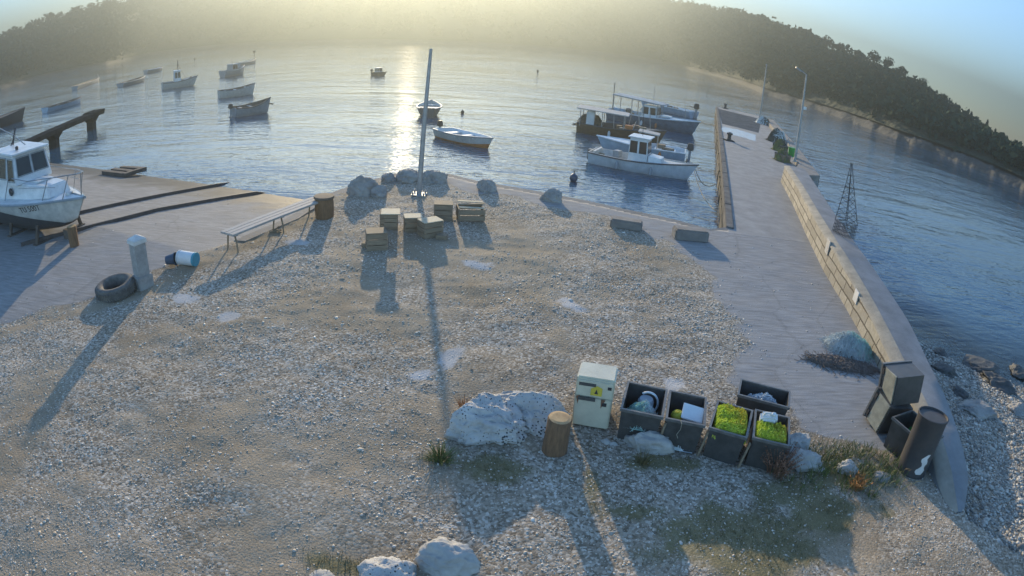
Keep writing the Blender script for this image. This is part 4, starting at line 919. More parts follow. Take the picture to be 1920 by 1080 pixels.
# ------------------------------------------------------------------ crates by the mast
CG = 'wooden crates on the gravel in front of the mast'
def crate(u1, v1, u2, v2, hh, dep, lab, lid=True, z0=0.0, m='crate_wood', lidm='sunlit_crate_top', over=.01):
    a, b = W(u1, v1, z0), W(u2, v2, z0); d = b-a; rz = math.atan2(d.y, d.x); nrm = Vector((-math.sin(rz), math.cos(rz), 0)); c = (a+b)/2+nrm*dep/2; wd = d.length
    t = thing('wooden_crate', lab, 'crate', (c.x, c.y, z0), rz, CG)
    n = 3; b = MB()
    for i in range(n):
        z = hh*(i+.5)/n
        for sy in (-1, 1): b.box((0, sy*(dep/2-.01), z), (wd, .02, hh/n-.016))
        for sx in (-1, 1): b.box((sx*(wd/2-.01), 0, z), (.02, dep-.042, hh/n-.016))
    b.box((0, 0, .012), (wd-.05, dep-.05, .02)); b.build('side_boards', m, t)
    for sx in (-1, 1):
        for sy in (-1, 1): MB().box((sx*(wd/2-.035), sy*(dep/2-.035), hh/2), (.025, .025, hh-.01)).build('corner_post', m, t)
    if lid: MB().box((0, 0, hh+.012), (wd+over, dep+over, .022)).build('lid', lidm, t, bevel=.004)
    return t
crate(688, 472, 727, 470, .40, .40, 'square wooden crate nearest the camera in the group, left of the mast shadow', lidm='crate_wood')
crate(712, 431, 746, 431, .42, .40, 'wooden crate at the bottom of the two high stack', lid=False)
crate(720, 425, 744, 425, .30, .30, 'smaller crate on top of the two high stack with a bright tilted lid', z0=.42, over=.14)
crate(759, 437, 793, 436, .36, .36, 'wooden crate in the middle of the group with a pale lid')
crate(796, 449, 831, 443, .38, .38, 'wooden crate with a bright sunlit lid, right of the middle one')
crate(813, 414, 848, 415, .42, .40, 'darker wooden crate directly behind the sunlit lid one, beside the broken crate', lidm='crate_wood')
a, b = W(854, 417), W(904, 417); d = b-a; rz = math.atan2(d.y, d.x)
t = thing('broken_crate', 'wide collapsed crate with loose slats on top at the right of the group', 'crate', ((a.x+b.x)/2, (a.y+b.y)/2+.3, 0), rz, CG)
wd = d.length
b_ = MB()
for i in range(2): b_.box((0, -.28, .10+.16*i), (wd, .025, .13)); b_.box((0, .28, .10+.16*i), (wd, .025, .13))
b_.box((-wd/2+.02, 0, .18), (.03, .5, .30)); b_.box((wd/2-.02, 0, .16), (.03, .5, .28)); b_.build('side_boards', 'crate_wood', t)
for i, (y, tl, z) in enumerate(((-.2, 4, .37), (-.04, -5, .42), (.12, 3, .44), (.24, 7, .42))): MB().box((0, y, z), (wd*.98, .09, .022), Matrix.Rotation(R(tl), 3, 'Y') @ Matrix.Rotation(R(tl*1.2), 3, 'Z')).build('slat', 'sunlit_crate_top' if i in (0, 2) else 'crate_wood', t)
for u, v, lab in ((828, 447, 'loose flat offcut lying against the sunlit crate'), (690, 462, 'small pale offcut on the gravel left of the nearest crate')):
    q = W(u, v); o = MB().box((0, 0, .05), (.26, .2, .1)).build('timber_offcut', 'crate_wood', None, loc=(q.x, q.y, 0), bevel=.006); tag(o, lab, 'timber')

# ------------------------------------------------------------------ mast on the quay
p = W(785, 366); t = thing('mast', 'tall plain steel pole bolted to the quay in front of the boulders', 'pole', (p.x, p.y+.05, 0), 0, None, (0, R(2.2), 0))
MB().tube([(0, 0, 0), (0, 0, 2.2), (0, 0, 4.35)], [.08, .065, .045], 14).build('shaft', 'galvanised', t, smooth=True)
MB().box((0, 0, .018), (.42, .42, .035)).build('base_plate', 'galvanised', t, bevel=.004)
for sx in (-1, 1):
    for sy in (-1, 1): MB().lathe([(.028, .036), (.028, .09), (.012, .095), (.012, .13)], 8, (sx*.16, sy*.16, 0)).build('anchor_bolt', 'steel', t)

# ------------------------------------------------------------------ slipway rails, boat, jetty
def slip_z(x, y): return gz(x, y)
for pts, lab in (((( 60, 424), (123, 408), (260, 377), (408, 349)), 'rusty slipway rail nearer the water, running out from under the white boat'), (((40, 462), (152, 432.6), (222, 415), (296, 396), (396, 378), (480, 364)), 'rusty slipway rail nearer the bench, running down into the water')):
    q = [G(*p) for p in pts]; q = [Vector((a.x, a.y, a.z+.05)) for a in q]
    e = q[-1]+(q[-1]-q[-2])*.8; q.append(Vector((e.x, e.y, -1.35)))
    rl = MB()
    for a, b in zip(q[:-1], q[1:]):
        d = (b-a).normalized(); s = Vector((d.y, -d.x, 0)).normalized()*.05; u_ = Vector((0, 0, .055))
        rl.hexa([a-s-u_, b-s-u_, b+s-u_, a+s-u_], [a-s*.6+u_, b-s*.6+u_, b+s*.6+u_, a+s*.6+u_])
    tag(rl.build('slipway_rail', 'rail_steel'), lab, 'rail', 'slipway rails')
for i, (u1, v1, u2, v2) in enumerate(((195, 326, 240, 332), (212, 322, 252, 327), (228, 318, 272, 322), (232, 332, 272, 326))):
    a, b = G(u1, v1), G(u2, v2); a.z += .09; b.z += .09
    d = b-a; o = MB().box((d.length/2, 0, 0), (d.length, .28, .16)).build('timber_sleeper', 'dark_wood', None, loc=a, bevel=.01); o.rotation_euler.z = math.atan2(d.y, d.x)
    tag(o, ['dark sleeper lying at the water edge, nearest the boat', 'dark sleeper lying at the water edge, second from the boat', 'dark sleeper lying at the water edge, farthest from the camera', 'dark sleeper set crosswise beside the other three at the water edge'][i], 'timber', 'sleepers on the slipway')

def hull_geo(L, B, fb, draft, sheer=.45, transom=.8, rake=.25, n=18, m=7, flare=.55, inset=.05, floor=.08, stern_rake=0.0, full=2.0):
    outer, inner = [], []
    for i in range(n+1):
        t_ = i/n
        if t_ < .45: hb = B/2*(transom+(1-transom)*math.sin(t_/.45*PI/2))
        else: hb = B/2*max(0.0, 1-((t_-.45)/.55)**full)
        zs = fb*(1+sheer*max(0, (t_-.25)/.75)**2+.10*(1-t_)**2); zk = -draft*(1-t_**5)
        if t_ == 1: hb = .012
        ring = []
        for sgn in (1, -1):
            half = []
            for j in range(m+1):
                u = j/m; y = hb*(u**flare); z = zk+(zs-zk)*(u**1.5); x = L*t_+rake*((z-zk)/(zs-zk))*t_**4*1.0-stern_rake*((z-zk)/(zs-zk))*(1-t_)**6
                half.append((x, sgn*y, z))
            ring += half[::-1] if sgn == 1 else half[1:]
        outer.append(ring)
        hi = max(hb-inset, .004); x0 = ring[0][0]-(inset if i == n else 0)+(inset if i == 0 else 0); zf = min(floor+(zs-floor)*max(0, (t_-.8)/.2)**2*.8, zs-.03)
        rk = lambda z: -rake*(1-(z-zk)/(zs-zk))*t_**4+stern_rake*(1-(z-zk)/(zs-zk))*(1-t_)**6
        zm = (zs+zf)/2; fl = lambda z: max(((z-zk)/(zs-zk)), .02)**(flare/1.5)*.93
        inner.append([(x0, hi, zs), (x0+rk(zm), hi*fl(zm), zm), (x0+rk(zf), hi*fl(zf)*.9, zf), (x0+rk(zf), -hi*fl(zf)*.9, zf), (x0+rk(zm), -hi*fl(zm), zm), (x0, -hi, zs)])
    return outer, inner
def add_hull(t, L, B, fb, draft, hullm='white_paint', innerm='cream_paint', rubm='dark_hull', bottom=None, deck=None, **kw):
    outer, inner = hull_geo(L, B, fb, draft, **kw)
    h = MB(); h.loft(outer); n0 = len(outer[0]); h.add(outer[0], [tuple(range(n0))])
    h.build('hull', hullm, t, smooth=True)
    i_ = MB(); i_.loft(inner); i_.add(inner[0], [tuple(range(6))])
    for a, b in zip(range(len(outer)-1), range(1, len(outer))):
        for k_, q in ((0, 0), (-1, -1)): i_.add([outer[a][k_], outer[b][k_], inner[b][q], inner[a][q]], [(0, 1, 2, 3)])
    i_.add([outer[0][0], outer[0][-1], inner[0][-1], inner[0][0]], [(0, 1, 2, 3)])
    i_.build('interior', innerm, t)
    r_ = MB(); o_ = .012
    for k_, sg in ((0, 1), (-1, -1)): r_.tube([(p[k_][0], p[k_][1]+sg*o_, p[k_][2]-.03) for p in outer], .035*max(.6, B/1.8), 6)
    r_.build('rub_rail', rubm, t, smooth=True)
    if bottom:
        bt = MB()
        bt.loft([[ (p[0], p[1]*1.012, p[2]) for p in ring[3:-3]] for ring in outer]); bt.build('bottom_paint', bottom, t, smooth=True)
    return outer, inner
def deck_over(t, outer, i0, i1, drop, m):
    d = MB(); d.loft([[(p[0][0], p[0][1]*.97, p[0][2]-drop), (p[0][0], 0, p[0][2]-drop+.04), (p[0][0], -p[0][1]*.97, p[0][2]-drop)] for p in outer[i0:i1+1]])
    e = outer[i0]; d.add([(e[0][0], e[0][1]*.97, e[0][2]-drop), (e[0][0], -e[0][1]*.97, e[0][2]-drop), (e[0][0], -e[0][1]*.7, .1), (e[0][0], e[0][1]*.7, .1)], [(0, 1, 2, 3)])
    return d.build('foredeck', m, t)
def outboard(t, x, fb, m='dark_steel', s=1.0):
    o = MB().box((0, 0, .30*s), (.34*s, .26*s, .34*s), taper=.8).build('outboard_motor', m, t, bevel=.04*s, loc=(x-.2*s, 0, fb))
    MB().box((0, 0, -.18*s), (.12*s, .09*s, .62*s)).box((-.02*s, 0, -.46*s), (.3*s, .06*s, .05*s)).build('shaft', 'grey_paint', o, bevel=.01)
    MB().tube([(.1*s, 0, .18*s), (.5*s, .05*s, .22*s)], .018*s, 6).build('tiller', 'dark_steel', o)
    return o
def thwarts(t, outer, fr, m='weathered_wood', wd=.2):
    n = len(outer)-1
    for f in fr:
        r_ = outer[int(round(f*n))]; MB().box((r_[0][0], 0, r_[0][2]-.12), (wd, r_[0][1]*1.86, .035)).build('thwart', m, t)
def cabin(t, x0, x1, w0, z0, z1, m='white_paint', lean=.12, wins=True, roof=True, roofm='white_paint', front=True):
    b = MB(); bt = [(x0, -w0, z0), (x1, -w0*.9, z0), (x1, w0*.9, z0), (x0, w0, z0)]; tp = [(x0+.02, -w0*.88, z1), (x1-lean, -w0*.76, z1), (x1-lean, w0*.76, z1), (x0+.02, w0*.88, z1)]
    b.hexa(bt, tp); c = b.build('cabin', m, t, bevel=.02)
    if wins:
        def pt(face, u, v):   # face corners bilinear
            a, b2, c2, d2 = [Vector(q) for q in face]; return a.lerp(b2, u).lerp(d2.lerp(c2, u), v)
        faces = [([bt[0], bt[1], tp[1], tp[0]], 2), ([bt[3], bt[2], tp[2], tp[3]], 2), ([bt[1], bt[2], tp[2], tp[1]], 2)]
        for fcs, n in faces:
            ctr = (Vector(fcs[0])+Vector(fcs[1])+Vector(fcs[2])+Vector(fcs[3]))/4; nr = (Vector(fcs[1])-Vector(fcs[0])).cross(Vector(fcs[3])-Vector(fcs[0])).normalized()
            if nr.dot(ctr-Vector(((x0+x1)/2, 0, (z0+z1)/2))) < 0: nr = -nr
            for i in range(n):
                u0, u1 = (i+.10)/n, (i+.90)/n; qd = [pt(fcs, u0, .50), pt(fcs, u1, .50), pt(fcs, u1, .90), pt(fcs, u0, .90)]
                wn = MB().hexa([q-nr*.004 for q in qd], [q+nr*.012 for q in qd]); wn.build('window', 'window_glass', c)
    if roof: MB().box(((x0+x1-lean)/2+.03, 0, z1+.03), (x1-lean-x0+.22, w0*1.95, .05)).build('roof', roofm, t, bevel=.02)
    return c
def boat_at(name, label, cat, stern, bow, group=None, z=WATER, grow=1.0):
    a, b = W(*stern, z), W(*bow, z); d = b-a; L = d.length*grow; rz = math.atan2(d.y, d.x)
    t = thing(name, label, cat, (a.x, a.y, z), rz, group, (R(random.uniform(-1.5, 1.5)), R(random.uniform(-1, 1)), rz)); return t, L

def gear(t, L, spots, seed):
    rg = random.Random(seed)
    for f, y, kind in spots:
        x = f*L
        if kind == 'box': MB().box((x, y, .55), (rg.uniform(.3, .5), rg.uniform(.25, .4), rg.uniform(.2, .35)), Matrix.Rotation(rg.uniform(-.4, .4), 3, 'Z')).build('gear_box', rg.choice(['crate_wood', 'dusty_plastic', 'net_brown', 'grey_paint']), t, bevel=.02)
        elif kind == 'coil': 
            m_ = MB(); 
            m_.tube([(x+.16*math.cos(a)*(1-a*.008), y+.16*math.sin(a)*(1-a*.008), .42+a*.006) for a in np.linspace(0, 22, 60)], .022, 5); m_.build('rope_coil', 'rope', t)
        elif kind == 'fender': MB().lathe([(0, 0), (.08, .05), (.09, .3), (.03, .42), (0, .43)], 10, (x, y, .05)).build('fender', rg.choice(['plate_white', 'grey_paint', 'orange_bottom']), t, smooth=True)
        elif kind == 'pole': MB().tube([(x, y, .4), (x+rg.uniform(-.2, .2), y, rg.uniform(1.4, 2.2))], .022, 6).build('pole', 'galvanised', t)
        elif kind == 'aerial': MB().tube([(x, y, 1.2), (x-.1, y, 3.0)], .012, 5).build('aerial', 'dark_steel', t)
# boat on the slip
bow = W(158, 369, 1.24); axd = (W(158, 368, 1.06)-W(0, 342, 1.06)); axd.z = 0; axd.normalize(); Ls = 6.6
st_ = bow-axd*(Ls+.5); rz = math.atan2(axd.y, axd.x)
t = thing('cabin_boat', 'white cabin boat with a dark bottom hauled out on the slipway', 'boat', (st_.x, st_.y, .62), rz)
outer, inner = hull_geo(Ls, 2.3, .40, .60, sheer=.58, transom=.86, rake=.5, n=22, m=8)
h = MB(); h.loft(outer); h.add(outer[0], [tuple(range(len(outer[0])))]); h.build('hull', 'cream_paint', t, smooth=True)
def on_ring(half, z):
    for a, b in zip(half[:-1], half[1:]):
        if (a[2]-z)*(b[2]-z) <= 0 and abs(a[2]-b[2]) > 1e-6: return Vector(a).lerp(Vector(b), (z-a[2])/(b[2]-a[2]))
    return Vector(half[-1])
rows_ = []
for ring in outer:
    hf = len(ring)//2; k_ = ring[hf]; half = ring[:hf+1]; zb = max(k_[2]+.015, .30-.52*(k_[0]/Ls)**2); half_r = ring[hf:][::-1]
    L1 = [on_ring(half, k_[2]+(zb-k_[2])*f) for f in np.linspace(1, .08, 14)]; L2 = [on_ring(half_r, k_[2]+(zb-k_[2])*f) for f in np.linspace(.08, 1, 14)]
    rows_.append([v+Vector((.004, .014, -.008)) for v in L1]+[Vector(k_)+Vector((.012, 0, -.014))]+[v+Vector((.004, -.014, -.008)) for v in L2])
bt = MB(); bt.loft(rows_); bt.build('bottom_paint', 'dark_hull', t, smooth=True)
r_ = MB()
for k_, sg in ((0, 1), (-1, -1)): r_.tube([(p[k_][0], p[k_][1]+sg*.01, p[k_][2]-.03) for p in outer], .04, 6)
r_.build('rub_rail', 'grey_paint', t, smooth=True)
dk = MB(); dk.loft([[(p[0][0], p[0][1], p[0][2]), (p[0][0], 0, p[0][2]+.05), (p[0][0], -p[0][1], p[0][2])] for p in outer]); dk.build('deck', 'white_paint', t)
# trunk cabin and wheelhouse
tk = MB(); x0, x1 = 2.0, 5.75
tk.hexa([(x0, -.86, .5), (x1, -.42, .78), (x1, .42, .78), (x0, .86, .5)], [(x0, -.80, 1.16), (x1-.15, -.34, 1.12), (x1-.15, .34, 1.12), (x0, .80, 1.16)]); tko = tk.build('trunk_cabin', 'white_paint', t, bevel=.04)
for sy in (-1, 1):
    MB().lathe([(.0, .02), (.10, .02), (.12, .0), (.12, -.02)], 18, (3.6, sy*.69, .92), Matrix.Rotation(R(-90*sy), 4, 'X')).build('porthole', 'window_glass', tko)
MB().box((4.6, 0, 1.16), (.55, .5, .05)).build('hatch', 'white_paint', tko, bevel=.015)
wh = [(2.0, -.80, 1.12), (4.15, -.70, 1.12), (4.15, .70, 1.12), (2.0, .80, 1.12)], [(2.35, -.66, 2.02), (3.95, -.60, 1.96), (3.95, .60, 1.96), (2.35, .66, 2.02)]
whm = MB().hexa(*wh).build('wheelhouse', 'white_paint', t, bevel=.03)
def quadwin(face, u0, u1, v0, v1, par, u0t=None, u1t=None):
    a, b, c, d = [Vector(q) for q in face]
    def pt(u, v): return a.lerp(b, u).lerp(d.lerp(c, u), v)
    nr = (b-a).cross(d-a).normalized(); ctr = pt(.5, .5)
    if nr.dot(ctr-Vector((3.05, 0, 1.55))) < 0: nr = -nr
    q = [pt(u0, v0), pt(u1, v0), pt(u1 if u1t is None else u1t, v1), pt(u0 if u0t is None else u0t, v1)]
    f = MB().hexa([x-nr*.005 for x in q], [x+nr*.014 for x in q]).build('window', 'window_glass', par)
    cx = sum(q, Vector())/4; e = MB(); q2 = [cx+(x-cx)*1.09+nr*.012 for x in q]
    for i in range(4): e.tube([q2[i], q2[(i+1) % 4]], .014, 5)
    e.build('window_frame', 'grey_paint', f)
b4, t4 = wh
for i0, i1 in ((0, 1), (3, 2)):
    fc_ = [b4[i0], b4[i1], t4[i1], t4[i0]]
    quadwin(fc_, .06, .26, .22, .85, whm, .17, .27); quadwin(fc_, .36, .66, .22, .88, whm); quadwin(fc_, .74, .95, .16, .86, whm)
quadwin([b4[1], b4[2], t4[2], t4[1]], .08, .46, .3, .88, whm); quadwin([b4[1], b4[2], t4[2], t4[1]], .54, .92, .3, .88, whm)
MB().box((3.12, 0, 2.03), (1.95, 1.42, .06), Matrix.Rotation(R(1.8), 3, 'Y')).build('roof', 'white_paint', t, bevel=.025)
MB().tube([(2.3, .2, 2.05), (2.45, .2, 2.35), (2.6, .22, 2.62)], .03, 6).tube([(2.4, .05, 2.05), (2.5, .2, 2.35)], .02, 6).build('mast_bracket', 'dark_steel', t)
MB().tube([(1.0, .3, 2.60), (2.5, .2, 2.36), (3.4, .15, 2.12)], .018, 6).tube([(1.0, .3, 2.52), (1.0, .3, 2.76)], .03, 6).build('boat_hook', 'galvanised', t)
MB().lathe([(.05, 2.06), (.06, 2.14), (.03, 2.17)], 10, (3.55, -.25, 0)).build('roof_light', 'dark_steel', t)
rl = MB()
rail = []
for sg in (1, -1):
    pts = [(3.9, sg*.72, 1.35), (5.0, sg*.70, 1.33), (6.2, sg*.42, 1.42), (7.0, sg*.12, 1.48)]; rl.tube(pts, .016, 6); rail.append(pts)
    for x, y, zt in ((3.35, .84, 1.35), (5.6, .58, 1.37), (6.4, .33, 1.43)): rl.tube([(x, sg*y, .66 if x < 4 else .80), (x+.35, sg*(y-.08), zt)], .014, 6)
    rl.tube([(4.4, sg*.75, 1.10), (6.2, sg*.42, 1.16)], .011, 5)
rl.tube([(7.0, .12, 1.48), (7.06, 0, 1.49), (7.0, -.12, 1.48)], .016, 6); rl.tube([(6.95, 0, .86), (7.05, 0, 1.49)], .016, 6)
rl.build('bow_rail', 'steel', t)
MB().lathe([(.0, .09), (.11, .07), (.13, 0)], 12, (6.3, 0, .86), cap=False).tube([(6.2, .1, .86), (6.6, 0, .9), (7.0, 0, .86)], .03, 6).build('anchor', 'steel', t)
MB().tube([(6.9, 0, .72), (6.62, 0, .52), (6.3, 0, .34)], .02, 6).build('bow_chain', 'dark_steel', t)
for c_ in [o for o in bpy.data.objects if o.parent == t and o.name.split('.')[0] not in ('hull', 'bottom_paint', 'rub_rail', 'deck')]: c_.location.z -= .24
# registration letters set on the bow flank
ring_i = None
def hull_side(xq, zq, sgn):
    best = min(((abs(p[0]-xq)*1.0+abs(p[2]-zq), p, r2, j) for r2, ring in enumerate(outer) for j, p in enumerate(ring) if (p[1]*sgn > 0.01)), key=lambda q: q[0])
    return best
cu = bpy.data.curves.new('reg', 'FONT'); cu.body = 'TU 500T'; cu.size = .24; cu.extrude = .004; cu.space_character = 1.05
to = bpy.data.objects.new('reg', cu); COL.objects.link(to); dg = bpy.context.evaluated_depsgraph_get(); me = bpy.data.meshes.new_from_object(to.evaluated_get(dg)); bpy.data.objects.remove(to)
def side_y(x, z):
    # interpolate the outer starboard surface (negative y) at x, z
    n_ = len(outer)-1; best = None
    for i in range(n_):
        r1, r2 = outer[i], outer[i+1]
        h1, h2 = r1[len(r1)//2:], r2[len(r2)//2:]
        for j in range(len(h1)-1):
            a, b, c, d = [Vector(q) for q in (h1[j], h2[j], h2[j+1], h1[j+1])]
            xs_ = [q.x for q in (a, b, c, d)]; zs_ = [q.z for q in (a, b, c, d)]
            if min(xs_) <= x <= max(xs_) and min(zs_) <= z <= max(zs_):
                u = (x-a.x)/max(1e-6, b.x-a.x); u = min(1, max(0, u)); zl = a.z+(b.z-a.z)*u; zh = d.z+(c.z-d.z)*u
                v = (z-zl)/max(1e-6, zh-zl)
                if -.01 <= v <= 1.01: return (a.lerp(b, u)).lerp(d.lerp(c, u), v).y
    return None
for v in me.vertices:
    x = 4.55+v.co.x; z = .20+v.co.y+.12*(v.co.x/1.1); y = side_y(x, z); y = -.9 if y is None else y
    v.co = Vector((x, y-.008-v.co.z, z))
lt = link('registration_letters', me, 'ink', t)
# cradle
ck = thing('boat_cradle', 'dark timber cradle and keel blocks under the hauled out white boat', 'cradle', (st_.x, st_.y, 0), rz)
for x in (1.5, 3.4, 5.3):
    MB().box((x, 0, -.05), (.22, 1.9, .16)).build('cross_beam', 'dark_wood', ck, bevel=.01)
    for sy in (-1, 1): MB().tube([(x, sy*.85, 0), (x, sy*.72, .50)], .06, 6).build('prop', 'dark_wood', ck)
for sy in (-.5, .5): MB().box((3.2, sy, -.13), (6.4, .16, .14)).build('runner', 'dark_wood', ck)
MB().box((6.0, 0, .06), (.34, .3, .40)).build('keel_block', 'dark_wood', ck, bevel=.01)

# jetty
P0, P1 = W(-60, 318, .35), W(186, 206, .35); d = P1-P0; L = d.length; rz = math.atan2(d.y, d.x)
t = thing('jetty', 'narrow concrete jetty on flared piers reaching out from the left shore', 'jetty', (P0.x, P0.y, WATER), rz)
MB().box((L/2, 0, 1.10), (L, 1.0, .30)).build('deck_beam', 'wet_concrete', t, bevel=.02)
MB().box((L-1.0, 0, 1.27), (2.0, 1.16, .10)).build('deck_slab', 'wet_concrete', t, bevel=.02)
for (u, v) in ((101, 258), (171, 226)):
    # place pillar along the beam under this pixel column
    bx = min(np.linspace(0, L, 400), key=lambda s_: abs(proj((P0+d.normalized()*s_+Vector((0, 0, -.6))))[0]-u))
    MB().box((bx, 0, -.2), (.62, .62, 1.6)).hexa([(bx-.32, -.32, .58), (bx+.32, -.32, .58), (bx+.32, .32, .58), (bx-.32, .32, .58)], [(bx-.75, -.45, .95), (bx+.75, -.45, .95), (bx+.75, .45, .95), (bx-.75, .45, .95)]).build('pillar', 'wet_concrete', t, bevel=.03)

# ------------------------------------------------------------------ moored boats
MG = 'small boats moored in the bay'; PG = 'boats moored at the pier'
# white cabin boat nearest the pier camera side
t, L = boat_at('cabin_boat', 'white cabin boat with dark rubbing rail, nearest the quay among the pier boats', 'boat', (1108, 303), (1288, 338), PG)
outer, _ = add_hull(t, L, 1.75, .55, .3, 'white_paint', 'cream_paint', 'dark_hull', sheer=.5, rake=.45, transom=.78, floor=.22)
gear(t, L, ((.12, -.3, 'coil'), (.25, .35, 'box'), (.32, -.93, 'fender'), (.66, -.93, 'fender'), (.5, .2, 'aerial'), (.9, 0, 'coil')), 1)
deck_over(t, outer, 11, 18, .06, 'cream_paint')
c = cabin(t, L*.40, L*.60, .55, .2, 1.60, 'white_paint', .10, True, True, 'white_paint')
MB().hexa([(L*.60, -.5, .3), (L*.74, -.42, .4), (L*.74, .42, .4), (L*.60, .5, .3)], [(L*.60, -.44, .84), (L*.73, -.36, .80), (L*.73, .36, .80), (L*.60, .44, .84)]).build('trunk_cabin', 'white_paint', t, bevel=.02)
MB().box((L*.06, 0, .62), (.12, 1.2, .12)).build('stern_bench', 'cream_paint', t)
MB().box((-.1, .1, .35), (.22, .3, .5)).build('rudder', 'dark_hull', t, bevel=.02)
MB().tube([(L*.97, 0, .80), (L*.97, 0, 1.0)], .03, 6).build('bow_post', 'dark_hull', t)
# open motorboat behind
t, L = boat_at('motorboat', 'pale blue motorboat with canopy and outboard, tucked behind the white cabin boat', 'boat', (1283, 303), (1130, 278), PG)
outer, _ = add_hull(t, L, 1.8, .55, .25, 'pale_blue', 'white_paint', 'white_paint', sheer=.3, rake=.4, transom=.92, floor=.2)
gear(t, L, ((.2, .3, 'box'), (.3, -.4, 'box'), (.3, .98, 'fender'), (.6, .98, 'fender'), (.85, 0, 'coil')), 2)
deck_over(t, outer, 11, 18, .04, 'white_paint'); outboard(t, 0, .52, 'dark_steel', 1.15); thwarts(t, outer, (.15, .35), 'white_paint', .4)
MB().hexa([(L*.52, -.6, .5), (L*.62, -.55, .52), (L*.62, .55, .52), (L*.52, .6, .5)], [(L*.50, -.52, .9), (L*.54, -.48, .95), (L*.54, .48, .95), (L*.50, .52, .9)]).build('console', 'white_paint', t, bevel=.02)
MB().box((L*.46, 0, 1.28), (L*.26, 1.1, .06), Matrix.Rotation(R(-4), 3, 'Y')).build('canopy', 'canvas', t, bevel=.02)
for sx in (-1, 1):
    for sy in (-1, 1): MB().tube([(L*.46+sx*L*.11, sy*.5, .5), (L*.46+sx*L*.11, sy*.5, 1.27)], .018, 6).build('canopy_pole', 'steel', t)
# dark wooden fishing boat with awning
t, L = boat_at('fishing_boat', 'dark wooden fishing boat with a flat white awning and nets piled at its stern', 'boat', (1082, 246), (1236, 268), PG)
outer, _ = add_hull(t, L, 2.1, .62, .3, 'brown_hull', 'dark_hull', 'dark_hull', sheer=.4, rake=.4, transom=.6, floor=.2)
gear(t, L, ((.5, .4, 'box'), (.55, -.5, 'box'), (.66, .5, 'box'), (.85, -.1, 'coil'), (.45, -.7, 'pole'), (.6, .6, 'pole'), (.88, .1, 'pole'), (.4, -1.1, 'fender')), 3)
deck_over(t, outer, 12, 18, .05, 'dark_hull'); thwarts(t, outer, (.3,), 'dark_wood', .3)
MB().box((L*.30, 0, 1.55), (L*.62, 1.7, .06), Matrix.Rotation(R(2.5), 3, 'Y')).build('awning', 'canvas', t, bevel=.02)
for x in (L*.04, L*.30, L*.56):
    for sy in (-1, 1): MB().tube([(x, sy*.75, .5), (x, sy*.75, 1.55)], .025, 6).build('awning_pole', 'galvanised', t)
MB().box((L*.15, 0, .95), (.5, .6, .95)).build('winch_housing', 'white_paint', t, bevel=.03)
MB().tube([(L*.75, .2, .5), (L*.72, .2, 1.5)], .03, 6).build('deck_post', 'galvanised', t); MB().tube([(L*.66, -.5, .5), (L*.7, -.4, 1.2)], .03, 6).build('deck_post', 'galvanised', t)
for i, (x, y, m) in enumerate(((L*.62, -.3, 'orange_bottom'), (L*.70, .2, 'net_brown'), (L*.78, -.2, 'crate_wood'))): MB().box((x, y, .72), (.5, .4, .3)).build('deck_box', m, t, bevel=.03)
a = W(1092, 246, WATER)
net_heap('fishing_net', 'dark heap of nets and floats on the stern of the dark wooden boat', None, (a.x+.45, a.y+.25, WATER+.35), rz, .95, .85, .80, 380, 'net_dark', 'net_brown', 51, r=.02)
# blue and white boat with long canopy
t, L = boat_at('fishing_boat', 'blue and white fishing boat with a wheelhouse under a long raised canopy', 'boat', (1142, 222), (1298, 252), PG)
outer, _ = add_hull(t, L, 2.2, .75, .35, 'sea_blue', 'pale_blue', 'white_paint', sheer=.45, rake=.5, transom=.75, floor=.3)
gear(t, L, ((.15, -.4, 'box'), (.25, .5, 'box'), (.32, -.5, 'coil'), (.75, -.3, 'box'), (.82, .2, 'coil'), (.9, 0, 'pole'), (.5, .4, 'aerial'), (.45, -1.15, 'fender'), (.62, -1.15, 'fender')), 4)
deck_over(t, outer, 11, 18, .05, 'pale_blue')
cabin(t, L*.42, L*.60, .75, .3, 1.62, 'white_paint', .15, True, False)
MB().box((L*.36, 0, 1.92), (L*.60, 1.75, .08), Matrix.Rotation(R(3), 3, 'Y')).build('canopy', 'grey_paint', t, bevel=.03)
for x in (L*.08, L*.30, L*.44, L*.6):
    for sy in (-1, 1): MB().tube([(x, sy*.75, .6), (x, sy*.75, 1.9)], .03, 6).build('canopy_pole', 'galvanised', t)
MB().tube([(L*.03, 0, .6), (L*.03, 0, 2.9)], .03, 6).build('stern_mast', 'dark_steel', t)
MB().box((L*.68, .1, .95), (.7, .6, .12)).build('hatch', 'white_paint', t, bevel=.02)
MB().lathe([(.16, 0), (.2, .1), (.16, .3), (0, .34)], 12, (L*.2, .4, .7)).build('float', 'dark_hull', t, smooth=True); MB().lathe([(.16, 0), (.2, .1), (.16, .3), (0, .34)], 12, (L*.26, -.3, .75)).build('float', 'dark_hull', t, smooth=True)
# far motorboat with outboard, beyond
t, L = boat_at('motorboat', 'farthest boat at the pier, a pale blue open motorboat with its outboard tilted up', 'boat', (1300, 222), (1205, 200), PG)
outer, _ = add_hull(t, L, 1.9, .6, .25, 'pale_blue', 'white_paint', 'white_paint', sheer=.35, rake=.4, transom=.92)
gear(t, L, ((.3, .4, 'box'), (.5, -.3, 'box'), (.7, .2, 'coil')), 5)
deck_over(t, outer, 12, 18, .04, 'pale_blue'); outboard(t, .1, .75, 'dark_steel', 1.5); thwarts(t, outer, (.2, .4), 'white_paint', .3)
